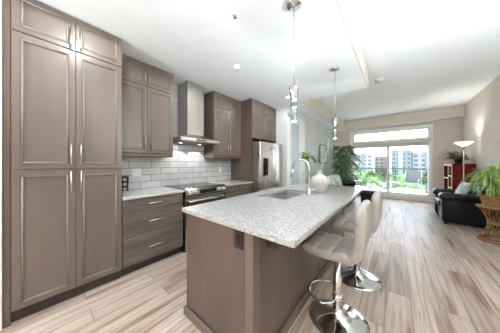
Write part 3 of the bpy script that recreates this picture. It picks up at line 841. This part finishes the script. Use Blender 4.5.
# ------------------------------------------------------------------ bar stools
def stool_shell(part, W=0.42, T=0.066):
    """L-shaped padded shell swept from a side profile; front towards -x"""
    prof = []
    sx0, zs = -0.235, 0.605
    for i in range(11): prof.append(Vector((sx0 + 0.325 * i / 10, 0, zs + 0.010 * math.sin(math.pi * i / 10) * -1)))
    cx, cz, r = 0.09, zs + 0.085, 0.085
    for i in range(1, 8):
        a = R(-90 + 87 * i / 7); prof.append(Vector((cx + r * math.cos(a), 0, cz + r * math.sin(a))))
    p = prof[-1]; d = Vector((math.cos(R(87)), 0, math.sin(R(87))))
    for i in range(1, 12): prof.append(p + d * (0.315 * i / 11) + Vector((0.012 * math.sin(math.pi * i / 11), 0, 0)))
    # resample
    dist = [0]
    for a, b_ in zip(prof, prof[1:]): dist.append(dist[-1] + (b_ - a).length)
    tot = dist[-1]; N = 84; S = []
    for k in range(N + 1):
        s = tot * k / N; i = max(j for j in range(len(dist)) if dist[j] <= s + 1e-9); i = min(i, len(prof) - 2)
        S.append(prof[i].lerp(prof[i + 1], (s - dist[i]) / (dist[i + 1] - dist[i])))
    split = int(N * 0.50)
    lo, hi = (0, split) if part == 'seat' else (split, N)
    MW = 36; rows_t = []; rows_b = []
    seamS = [0.0, 0.155, 0.31, 0.47, 0.66, 0.83, 1.0]; seamW = [-0.5, 0.0, 0.5]
    seamW = [-1.0, -0.36, 0.36, 1.0]
    for k in range(lo, hi + 1):
        s = k / N; p = S[k]
        tdir = (S[min(k + 1, N)] - S[max(k - 1, 0)]).normalized(); nrm = Vector((-tdir.z, 0, tdir.x))
        es = min(s, 1 - s) * tot
        fs = math.sqrt(max(0.0, 1 - (1 - min(1, es / 0.04)) ** 2))
        rt = []; rb = []
        for m in range(MW + 1):
            w = 2 * m / MW - 1
            ew = (1 - abs(w)) * W / 2
            fw_ = math.sqrt(max(0.0, 1 - (1 - min(1, ew / 0.035)) ** 2))
            edge = fs * fw_
            ds = min(abs(s - q) for q in seamS[1:-1]) * tot; dw = min(abs(w - q) for q in seamW[1:-1]) * W / 2
            puff = 0.015 * (1 - math.exp(-(min(ds, dw) / 0.010) ** 1.3)) - 0.007
            wid = W / 2 * (1.0 if s < 0.5 else 1.0 - 0.06 * (s - 0.5) * 2)
            # rounded corners at the ends
            if es < 0.07: wid -= 0.03 * (1 - math.sqrt(max(0, 1 - (1 - es / 0.07) ** 2)))
            yy = w * wid
            rt.append(p + Vector((0, yy, 0)) + nrm * (T / 2 * edge + puff * edge))
            rb.append(p + Vector((0, yy, 0)) - nrm * (T / 2 * edge))
        rows_t.append(rt); rows_b.append(rb)
    mb = MB()
    mb.rings([rt + rb[::-1] for rt, rb in zip(rows_t, rows_b)], True, True, True)
    return mb


def make_stool(label):
    t = thing('bar_stool', label, 'bar stool', (0, 0, 0), 'bar stools along the island')
    stool_shell('seat').build('seat', 'stool', t, merge=True)
    stool_shell('backrest').build('backrest', 'stool', t, merge=True)
    MB().lathe([(0.0, 0.0), (0.228, 0.0), (0.23, 0.006), (0.226, 0.011), (0.18, 0.019), (0.12, 0.03), (0.075, 0.05), (0.045, 0.075), (0.032, 0.10), (0, 0.10)], (0, 0, 0), 56).build('base', 'chrome', t)
    MB().lathe([(0.0, 0.09), (0.034, 0.09), (0.034, 0.36), (0.027, 0.365), (0.027, 0.56), (0, 0.56)], (0, 0, 0), 24).build('column', 'chrome', t)
    MB().box(-0.10, 0.09, -0.09, 0.09, 0.56, 0.582, 0.004).build('seat_plate', 'black', t)
    pts = []
    for i in range(25):
        a = R(90 + 180 * i / 24)
        pts.append((-0.075 + 0.155 * math.cos(a), 0.155 * math.sin(a), 0.19))
    pts = [(0.0, 0.03, 0.19), (-0.02, 0.11, 0.19)] + pts + [(-0.02, -0.11, 0.19), (0.0, -0.03, 0.19)]
    fr = MB(); fr.tube(pts, 0.0085, 8); fr.lathe([(0.034, 0.167), (0.041, 0.169), (0.041, 0.211), (0.034, 0.213)], (0, 0, 0), 20)
    fr.build('footrest', 'chrome', t)
    MB().tube([(0.0, 0.03, 0.568), (0.02, 0.17, 0.56), (0.03, 0.21, 0.545)], 0.006, 6).build('lift_lever', 'chrome', t)
    return t
st = make_stool('cream quilted bar stool on chrome base nearer the corner outlet of the island')
st.location = (-0.375, 1.61, 0)
st2 = copy_tree(st); st2['label'] = 'cream quilted bar stool on chrome base at the far end of the island'
st2.location = (-0.34, 2.33, 0)

# ------------------------------------------------------------------ living room: left side
def sofa(label, x0, x1, y0, y1, facing, arm_w, arm_h, seat_h, back_h, name='leather_sofa', seats=2, cat='sofa', bt=0.27):
    """sofa against a wall; facing +1: front at x1, -1: front at x0"""
    t = thing(name, label, cat, ((x0 + x1) / 2, (y0 + y1) / 2, 0))
    s = facing
    fx_, bx_ = (x1, x0) if s > 0 else (x0, x1)
    X = lambda a, b_: (min(a, b_), max(a, b_))
    a = X(bx_, fx_ - s * 0.06)
    MB().softbox(a[0], a[1], y0 + 0.03, y1 - 0.03, 0.05, seat_h - 0.12, 0.03).build('frame', 'leather', t)
    for ya, yb in ((y0, y0 + arm_w), (y1 - arm_w, y1)):
        c = MB(); a = X(bx_ + s * 0.02, fx_ - s * 0.02)
        c.softbox(a[0], a[1], ya + 0.02, yb - 0.02, 0.05, arm_h - 0.06, 0.03)
        a = X(bx_ + s * 0.05, fx_ + s * 0.02)
        c.softbox(a[0], a[1], ya - 0.005, yb + 0.005, arm_h - 0.16, arm_h, 0.07, 5)
        c.build('arm', 'leather', t)
    ys = [y0 + arm_w + (y1 - y0 - 2 * arm_w) * k / seats for k in range(seats + 1)]
    a = X(bx_ + s * 0.2, fx_ + s * 0.0); bb = X(bx_ + s * 0.04, bx_ + s * bt)
    for k in range(seats):
        MB().softbox(a[0], a[1], ys[k] + 0.006, ys[k + 1] - 0.006, seat_h - 0.16, seat_h, 0.05).build('seat_cushion', 'leather', t)
        MB().softbox(bb[0], bb[1], ys[k] + 0.006, ys[k + 1] - 0.006, seat_h - 0.02, back_h, 0.07).build('back_cushion', 'leather', t)
    a = X(bx_, bx_ + s * 0.12)
    MB().softbox(a[0], a[1], y0 + 0.02, y1 - 0.02, 0.05, back_h - 0.08, 0.04).build('back_frame', 'leather', t)
    for xx in (x0 + 0.08, x1 - 0.12):
        for yy in (y0 + 0.07, y1 - 0.07):
            MB().lathe([(0.022, 0), (0.026, 0.05), (0, 0.05)], (xx, yy, 0), 10).build('foot', 'black', t)
    return t
sofa('black leather sofa against the left wall with pale cushions', -2.04, -1.06, 5.15, 7.15, 1, 0.24, 0.70, 0.44, 0.88, seats=2)
def cushion(label, loc, w, h, th_, rot, group):
    m = Matrix.Translation(loc) @ rot
    o = MB().pillow(w, h, th_, m).build('throw_cushion', 'cushion', merge=True)
    o.data.transform(Matrix.Translation(-Vector(loc))); o.location = loc
    return tag(o, label, 'cushion', group)
rotf = Matrix.Rotation(R(0), 4, 'Z') @ Matrix.Rotation(R(90 - 18), 4, 'Y') @ Matrix.Rotation(R(90), 4, 'Z')
cushion('pale blue cushion in the middle of the left sofa', (-1.60, 6.02, 0.70), 0.46, 0.46, 0.17, rotf, 'cushions on the left sofa')
cushion('pale blue cushion against the far arm of the left sofa', (-1.56, 6.60, 0.70), 0.46, 0.46, 0.16, Matrix.Rotation(R(-14), 4, 'Z') @ rotf, 'cushions on the left sofa')

t = thing('ottoman', 'black leather ottoman beyond the far end of the island', 'ottoman', (-0.6, 6.75, 0))
MB().softbox(-0.84, -0.34, 6.45, 7.05, 0.06, 0.30, 0.04).build('base', 'leather', t)
MB().softbox(-0.87, -0.31, 6.42, 7.08, 0.26, 0.47, 0.08, 5).build('cushion_top', 'leather', t)
for x in (-0.78, -0.40):
    for y in (6.51, 6.99): MB().lathe([(0.022, 0), (0.026, 0.06), (0, 0.06)], (x, y, 0), 10).build('foot', 'black', t)

# framed picture on the left wall
t = thing('picture_frame', 'thin grey framed pale picture on the left living room wall', 'picture', (XL, 6.75, 1.28))
c = MB()
py0, py1, pz0, pz1 = 6.35, 7.15, 1.31, 2.0
for a in ((py0, py1, pz0, pz0 + 0.035), (py0, py1, pz1 - 0.035, pz1)): c.box(XL + 0.001, XL + 0.025, *a)
for a in ((py0, py0 + 0.035, pz0, pz1), (py1 - 0.035, py1, pz0, pz1)): c.box(XL + 0.001, XL + 0.025, *a)
c.build('frame', 'grey_frame', t)
MB().box(XL + 0.001, XL + 0.012, py0 + 0.03, py1 - 0.03, pz0 + 0.03, pz1 - 0.03).build('print', 'art', t)

# corner tree
def corner_tree():
    t = thing('potted_tree', 'bushy dark green potted tree in the far left corner', 'potted tree', (-1.60, 7.76, 0))
    MB().lathe([(0.0, 0), (0.13, 0), (0.16, 0.3), (0.165, 0.32), (0.15, 0.32), (0.145, 0.28), (0, 0.28)], (-1.62, 7.75, 0), 24).build('pot', 'walnut', t)
    c = MB()
    rn = random.Random(11)
    for k in range(4):
        a = k * 1.6
        c.tube(curve((-1.62 + 0.03 * math.cos(a), 7.75 + 0.03 * math.sin(a), 0.27), (-1.62 + 0.16 * math.cos(a), 7.75 + 0.16 * math.sin(a), 1.75), (0.03 * math.sin(a), 0.03, 0)), [0.014 - 0.0008 * i for i in range(11)], 6)
    c.build('trunk', 'bark', t)
    c = MB()
    for k in range(230):
        # drooping frond twigs with leaflets
        a = rn.uniform(0, 2 * math.pi); h = rn.uniform(0.7, 2.02)
        rad = 0.47 * math.sqrt(rn.random()) * (1.0 - 0.35 * max(0, (h - 1.5) / 0.6))
        p = Vector((-1.60 + rad * math.cos(a), 7.72 + rad * math.sin(a), h))
        d = Vector((math.cos(a + rn.uniform(-0.6, 0.6)), math.sin(a), rn.uniform(-0.2, 0.5))).normalized()
        for j in range(9):
            q = p + d * (0.026 * j) + Vector((0, 0, -0.0028 * j * j))
            sd = 1 if j % 2 else -1
            perp = Vector((-d.y, d.x, 0)) * sd
            if q.x < XL + 0.18 or q.y > YE - 0.2 or (q.y < 7.32 and q.z < 0.95): continue
            leaf(c, q, d * 0.6 + perp * 0.8 + Vector((0, 0, -0.5)), rn.uniform(0.09, 0.15), 0.042, 0.02, 2)
    c.build('foliage', 'leaf_tree', t)
corner_tree()

# roller blind under the transom
t = thing('roller_blind', 'pale rolled-up roller blind across the patio window', 'blind', (-0.25, YE - 0.03, 1.97))
MB().box(WX0 + 0.05, WX1 - 0.01, YE - 0.075, YE - 0.002, 2.03, 2.13, 0.01).build('cassette', 'fabric', t)
MB().box(WX0 + 0.08, WX1 - 0.04, YE - 0.045, YE - 0.041, 1.93, 2.03).build('blind_fabric', 'fabric', t)
MB().tube([(WX0 + 0.08, YE - 0.043, 1.925), (WX1 - 0.04, YE - 0.043, 1.925)], 0.011, 8).build('hem_bar', 'grey_frame', t)
for x in (WX0 + 0.045, WX1 - 0.012): MB().box(x, x + 0.012, YE - 0.08, YE - 0.002, 2.02, 2.135, 0.002).build('end_cap', 'grey_frame', t)

# ------------------------------------------------------------------ living room: right side
sofa('black leather loveseat against the right wall beside the wicker planter', 0.765, 1.55, 5.60, 6.72, -1, 0.27, 0.655, 0.47, 0.82, 'leather_loveseat', 1, bt=0.17)
cushion('pale blue patterned cushion on the black loveseat', (1.17, 6.12, 0.70), 0.42, 0.40, 0.14, Matrix.Rotation(R(180), 4, 'Z') @ Matrix.Rotation(R(90 - 22), 4, 'Y') @ Matrix.Rotation(R(90), 4, 'Z'), None)

# bookcase
BX0, BX1, BY0, BY1, BH = 1.15, 1.555, 7.0, 8.05, 1.30
t = thing('bookcase', 'low cherry red bookcase with open cubbies in the far right corner', 'bookcase', ((BX0 + BX1) / 2, 7.5, 0))
MB().box(BX0 + 0.012, BX1, BY0, BY0 + 0.022, 0.0, BH - 0.025).build('side_panel', 'cherry', t)
MB().box(BX0 + 0.012, BX1, BY1 - 0.022, BY1, 0.0, BH - 0.025).build('side_panel', 'cherry', t)
MB().box(BX0, BX1, BY0 - 0.01, BY1 + 0.01, BH - 0.025, BH, 0.004).build('top', 'cherry', t)
MB().box(BX1 - 0.012, BX1, BY0 + 0.022, BY1 - 0.022, 0.05, BH - 0.025).build('back_panel', 'cherry_in', t)
ymid = 7.42
for y in (ymid,): MB().box(BX0 + 0.012, BX1 - 0.012, y, y + 0.02, 0.05, BH - 0.025).build('divider', 'cherry_in', t)
for (ya, yb, zs) in ((BY0 + 0.022, ymid, (0.05, 0.34, 0.63, 0.95)), (ymid + 0.02, BY1 - 0.022, (0.05, 0.45, 0.87))):
    for z in zs: MB().box(BX0 + 0.012, BX1 - 0.012, ya, yb, z, z + 0.02).build('shelf', 'cherry_in', t)
c = MB()
for y in (BY0, ymid - 0.004, BY1 - 0.03): c.box(BX0, BX0 + 0.011, y, y + 0.03, 0, BH - 0.025)
for (ya, yb, zs) in ((BY0 + 0.03, ymid - 0.004, (0.05, 0.34, 0.63, 0.95, BH - 0.053)), (ymid + 0.026, BY1 - 0.03, (0.05, 0.45, 0.87, BH - 0.053))):
    for z in zs: c.box(BX0, BX0 + 0.011, ya, yb, z - 0.004, z + 0.026)
c.build('edge_trim', 'pale_wood', t)

# potted fern on the bookcase
t = thing('potted_fern', 'dark green fern in a small pot on the cherry bookcase', 'potted plant', (1.34, 7.4, BH))
MB().lathe([(0.0, 0.001), (0.075, 0.001), (0.095, 0.11), (0.1, 0.12), (0.088, 0.12), (0.085, 0.10), (0, 0.10)], (1.34, 7.4, BH), 20).build('pot', 'black', t)
c = MB(); rn = random.Random(5)
for k in range(64):
    a = rn.uniform(0, 2 * math.pi); L = rn.uniform(0.14, 0.36); el = rn.uniform(0.3, 1.25)
    d = Vector((math.cos(a), math.sin(a), 0)); base = Vector((1.34, 7.4, BH + 0.10)) + d * 0.03
    if d.x > 0: L *= 1 - 0.6 * d.x
    for j in range(10):
        u = j / 9
        q = base + d * (L * u) + Vector((0, 0, L * el * (2.6 * u - 2.4 * u * u)))
        for sd in (1, -1):
            leaf(c, q, d * 0.6 + Vector((-d.y, d.x, 0.15)) * sd, 0.07 * (1.15 - 0.6 * u), 0.026, 0.012, 2)
c.build('fronds', 'leaf_fern', t)

# torchiere floor lamp
lx, ly = 1.33, 6.86
t = thing('floor_lamp', 'tall torchiere floor lamp with a glowing glass bowl beside the bookcase', 'floor lamp', (lx, ly, 0))
MB().lathe([(0.0, 0), (0.12, 0), (0.12, 0.012), (0.03, 0.025), (0.014, 0.04), (0, 0.04)], (lx, ly, 0), 28).build('base', 'nickel', t)
MB().lathe([(0.0, 0.03), (0.012, 0.03), (0.012, 1.70), (0, 1.70)], (lx, ly, 0), 14).build('pole', 'nickel', t)
MB().lathe([(0.012, 1.66), (0.032, 1.68), (0.034, 1.735), (0.03, 1.745), (0, 1.745)], (lx, ly, 0), 20).build('socket_cup', 'nickel', t)
MB().lathe([(0.03, 1.742), (0.06, 1.755), (0.11, 1.785), (0.165, 1.838), (0.168, 1.842), (0.16, 1.842), (0.105, 1.795), (0.055, 1.765), (0.0, 1.752)], (lx, ly, 0), 40).build('glass_bowl', 'torch', t)
lamp('torchiere_glow', 'SPOT', (lx - 0.03, ly, 1.83), TORCH_WATTS, t, (1, 0.95, 0.89), 0.05, (R(180), R(8), 0), spot_size=R(112), spot_blend=0.9)

# wicker planter stand with spider plant
px, py = 1.305, 4.88
t = thing('wicker_plant_stand', 'hourglass wicker plant stand on the floor beside the black loveseat', 'plant stand', (px, py, 0))
def hr(z): # radius of the hourglass at height z
    u = (z - 0.30) / 0.30
    return 0.095 + (0.115 if u < 0 else 0.13) * abs(u) ** 1.6
c = MB(); n = 17
for k in range(n):
    for sg in (1, -1):
        pts = []
        for i in range(13):
            z = 0.02 + 0.555 * i / 12; a = 2 * math.pi * k / n + sg * 0.9 * (i / 12 - 0.5)
            pts.append((px + hr(z) * math.cos(a), py + hr(z) * math.sin(a), z))
        c.tube(pts, 0.0042, 4)
c.build('woven_struts', 'wicker', t)
for z, r_, m_ in ((0.018, 0.018, 'wicker'), (0.05, 0.012, 'wicker_dark'), (0.30, 0.014, 'wicker'), (0.53, 0.010, 'wicker_dark'), (0.575, 0.016, 'wicker')):
    MB().torus((px, py, z), hr(z), r_, 40, 8).build('ring', m_, t)
MB().lathe([(0.0, 0.562), (hr(0.565), 0.562), (hr(0.565), 0.576), (0, 0.576)], (px, py, 0), 36).build('tray', 'wicker', t)
t = thing('spider_plant', 'large arching spider plant in a wicker basket on the plant stand', 'potted plant', (px, py, 0.577))
c = MB(); c.lathe([(0.0, 0.577), (0.14, 0.577), (0.175, 0.755), (0.18, 0.765), (0.165, 0.765), (0.16, 0.725), (0, 0.725)], (px, py, 0), 32)
for z in (0.595, 0.625, 0.655, 0.685, 0.715, 0.745): c.torus((px, py, z), 0.14 + (z - 0.577) * 0.2, 0.009, 32, 6)
c.build('basket', 'wicker', t)
MB().lathe([(0.0, 0.726), (0.158, 0.726), (0.158, 0.732), (0, 0.735)], (px, py, 0), 24).build('soil', 'soil', t)
c = MB(); rn = random.Random(21)
for k in range(520):
    a = rn.uniform(0, 2 * math.pi); d = Vector((math.cos(a), math.sin(a), 0)); side = Vector((-d.y, d.x, 0))
    p0 = Vector((px, py, 0.74)) + d * rn.uniform(0, 0.09)
    out = rn.uniform(0.04, 0.40); H = rn.uniform(0.26, 0.54) * (1.1 - 0.7 * out); drop = min(rn.uniform(0.2, 1.1) * out * 1.2, 0.3)
    rows = []; ph = rn.uniform(0, 6)
    for i in range(10):
        u = i / 9
        q = p0 + d * (out * u ** 1.15) + Vector((0, 0, H * math.sin(min(1.0, u * 1.25) * math.pi / 2) - drop * max(0, u - 0.45) ** 1.6 * 2.2)) + side * (0.04 * math.sin(ph + u * 2) * u)
        if q.x > XW - 0.03: q.x = XW - 0.03 - 0.02 * rn.random()
        w = 0.0085 * (1 - u ** 3) + 0.0008
        rows.append([q - side * w + Vector((0, 0, w * 0.5)), q, q + side * w + Vector((0, 0, w * 0.5))])
    c.rings(rows, False, False, True)
c.build('leaves', 'leaf_spider', t)

# ------------------------------------------------------------------ balcony
struct(MB().box(-3.2, 3.2, YE + 0.2, 12.1, -0.25, 0.0).build('balcony_floor', 'deck'))
t = thing('balcony_railing', 'grey metal balcony railing with clear glass panels outside the window', 'railing', (0, 12.0, 0))
MB().box(-3.1, 3.1, 11.96, 12.04, 1.0, 1.07, 0.006).build('top_rail', 'rail', t)
MB().box(-3.1, 3.1, 11.98, 12.02, 0.08, 0.12).build('bottom_rail', 'slate', t)
for k in range(5):
    x = -3.1 + 1.55 * k; MB().box(x - 0.025, x + 0.025, 11.975, 12.025, 0.0, 1.0).build('post', 'rail', t)
for k in range(4):
    x = -3.1 + 1.55 * k; MB().box(x + 0.03, x + 1.52, 11.997, 12.003, 0.12, 1.0).build('glass_panel', 'railglass', t)

def patio_chair(label, loc, rz, fab):
    t = thing('patio_chair', label, 'patio chair', (0, 0, 0), 'balcony chairs')
    for s in (-1, 1):
        y = s * 0.27
        MB().tube([(-0.26, y, 0), (-0.24, y, 0.60), (0.18, y, 0.62)], 0.013, 6).build('front_leg', 'slate', t)
        MB().tube([(0.34, y, 0), (0.18, y, 0.40), (0.30, y, 0.98)], 0.013, 6).build('rear_leg', 'slate', t)
    MB().softbox(-0.26, 0.22, -0.255, 0.255, 0.39, 0.425, 0.015).build('seat', fab, t)
    c = MB(); c.prism([(0.20, 0.41), (0.225, 0.41), (0.335, 0.98), (0.31, 0.98)], 'y', -0.255, 0.255); c.build('backrest', fab, t)
    t.location = loc; t.rotation_euler = (0, 0, rz)
    return t
patio_chair('grey sling patio chair on the balcony behind the right window pane', (0.55, 10.6, 0), R(75), 'sling')
patio_chair('white patio chair on the balcony behind the left window pane', (-1.75, 10.9, 0), R(150), 'jar')
t = thing('patio_table', 'small pale patio table beside the grey balcony chair', 'patio table', (-0.10, 10.4, 0))
MB().lathe([(0, 0.44), (0.25, 0.44), (0.25, 0.465), (0, 0.465)], (-0.10, 10.4, 0), 28).build('tabletop', 'jar', t)
for k in range(3):
    a = k * 2.09 + 0.4
    MB().tube([(-0.10 + 0.07 * math.cos(a), 10.4 + 0.07 * math.sin(a), 0.44), (-0.10 + 0.2 * math.cos(a), 10.4 + 0.2 * math.sin(a), 0)], 0.012, 6).build('leg', 'slate', t)

def bush(label, x, y, pr_, ph, fr, fh, mat, seed):
    t = thing('balcony_planter', label, 'planter', (x, y, 0), 'balcony planters')
    MB().lathe([(0.0, 0), (pr_ * 0.8, 0), (pr_, ph), (pr_ * 0.9, ph), (pr_ * 0.88, ph - 0.03), (0, ph - 0.03)], (x, y, 0), 20).build('pot', 'bld_white' if seed != 2 else 'slate', t)
    c = MB(); rn = random.Random(seed)
    for k in range(260):
        a = rn.uniform(0, 2 * math.pi); e = rn.uniform(-0.2, 1.5); rad = rn.uniform(0.55, 1.0)
        d = Vector((math.cos(a) * math.cos(e), math.sin(a) * math.cos(e), math.sin(e)))
        p = Vector((x + d.x * fr * rad, y + d.y * fr * rad, ph + 0.02 + fh * 0.4 + d.z * fh * 0.6 * rad))
        leaf(c, p, d + Vector((rn.uniform(-.5, .5), rn.uniform(-.5, .5), 0.2)), 0.13, 0.06, 0.03, 2)
    c.tube([(x, y, ph - 0.02), (x, y, ph + fh * 0.5)], 0.012, 6)
    c.build('foliage', mat, t)
bush('leafy green balcony planter near the left window pane', -0.88, 10.2, 0.2, 0.34, 0.36, 0.5, 'foliage', 1)
bush('tall slim balcony planter by the right window edge', 1.14, 10.9, 0.15, 0.42, 0.2, 0.5, 'foliage2', 2)
bush('broad green balcony planter right of the window mullion', -0.35, 11.4, 0.2, 0.3, 0.4, 0.5, 'foliage2', 3)

# ------------------------------------------------------------------ view beyond the balcony
struct(MB().box(-150, 150, 14, 320, -14.2, -14.0).build('lawn_ground', 'lawn'))

def building(label, x0, x1, y0, y1, z1, wallm, cols, rows, zt0, stripe=None):
    t = thing('apartment_building', label, 'building', ((x0 + x1) / 2, y0, -14.0), 'distant apartment buildings')
    MB().box(x0, x1, y0, y1, -14, z1).build('wall', wallm, t)
    MB().box(x0 - 0.4, x1 + 0.4, y0 - 0.4, y1, z1, z1 + 0.6).build('roof', 'bld_grey', t)
    if stripe: MB().box(stripe[0], stripe[1], y0 - 0.5, y0 + 0.1, -14, z1 - 0.3).build('stair_tower', 'bld_grey' if wallm != 'bld_grey' else 'bld_white', t)
    first = None
    for i in range(cols):
        for j in range(rows):
            w = (x1 - x0) / cols; x = x0 + w * (i + 0.25); z = zt0 - 3.3 * j
            if first is None:
                first = MB().box(x, x + w * 0.5, y0 - 0.12, y0 + 0.05, z - 1.7, z).build('window', 'bld_glass', t); base = (x, z)
            else:
                o = first.copy(); COL.objects.link(o); o.location = (x - base[0], 0, z - base[1]); o.parent = t
    return t
building('white apartment block with a grey stair tower, seen behind the left pane', -30, -15, 180, 195, 9.6, 'bld_white', 4, 5, 8.0, (-22.9, -20.6))
building('tan apartment block farthest away between the panes', -14.5, -4, 195, 210, 7.0, 'bld_tan', 3, 4, 5.6)
building('grey apartment block seen behind the right pane', -2.5, 9.5, 180, 195, 11.0, 'bld_grey', 4, 5, 9.2, (1.6, 4.6))
building('white apartment block at the right edge of the window', 10.2, 26, 185, 200, 9.4, 'bld_white', 4, 5, 7.8, (17, 18.5))

def tree(label, x, y, top, r, mat, seed):
    t = thing('tree', label, 'tree', (x, y, -14.0), 'trees beyond the balcony')
    c = MB(); rn = random.Random(seed)
    h = top + 14
    for k in range(16):
        a = rn.uniform(0, 6.28); q = r * 0.62 * math.sqrt(rn.random()); zz = top - r * 0.5 - rn.random() * h * 0.45
        rr_ = r * rn.uniform(0.35, 0.55)
        c.blob((x + q * math.cos(a), y + q * math.sin(a), zz), (rr_, rr_, rr_ * 0.85), seed * 20 + k, 0.6, 2.2, 3)
    c.build('crown', mat, t)
    MB().tube([(x, y, -14), (x, y, top - r)], [r * 0.09, r * 0.05], 8).build('trunk', 'bark', t)
names = ['nearest tree beyond the balcony, straight behind the left pane', 'nearest tree beyond the balcony, behind the mullion', 'nearest tree beyond the balcony, behind the grey chair', 'nearest tree at the right window edge',
         'middle-distance tree left of the mullion', 'middle-distance tree right of the mullion', 'middle-distance tree at the far right of the pane', 'farther tree in front of the white block', 'farther tree in front of the grey block', 'tree at the left window edge, partly behind the white chair']
for i, (x, y, top, r) in enumerate([(-5.2, 34, -2.2, 2.4), (-0.4, 38, -1.7, 2.4), (3.6, 46, -2.6, 2.6), (7.6, 52, -1.2, 2.8), (-5.5, 66, -2.2, 3.6), (1.6, 68, -3.0, 3.2), (9.6, 72, -1.0, 3.8), (-13, 95, -1.8, 6), (5, 100, -2.6, 6), (-10.0, 46, -3.2, 3.0)]):
    tree(names[i], x, y, top, r, 'foliage' if i % 3 else 'foliage2', i + 1)
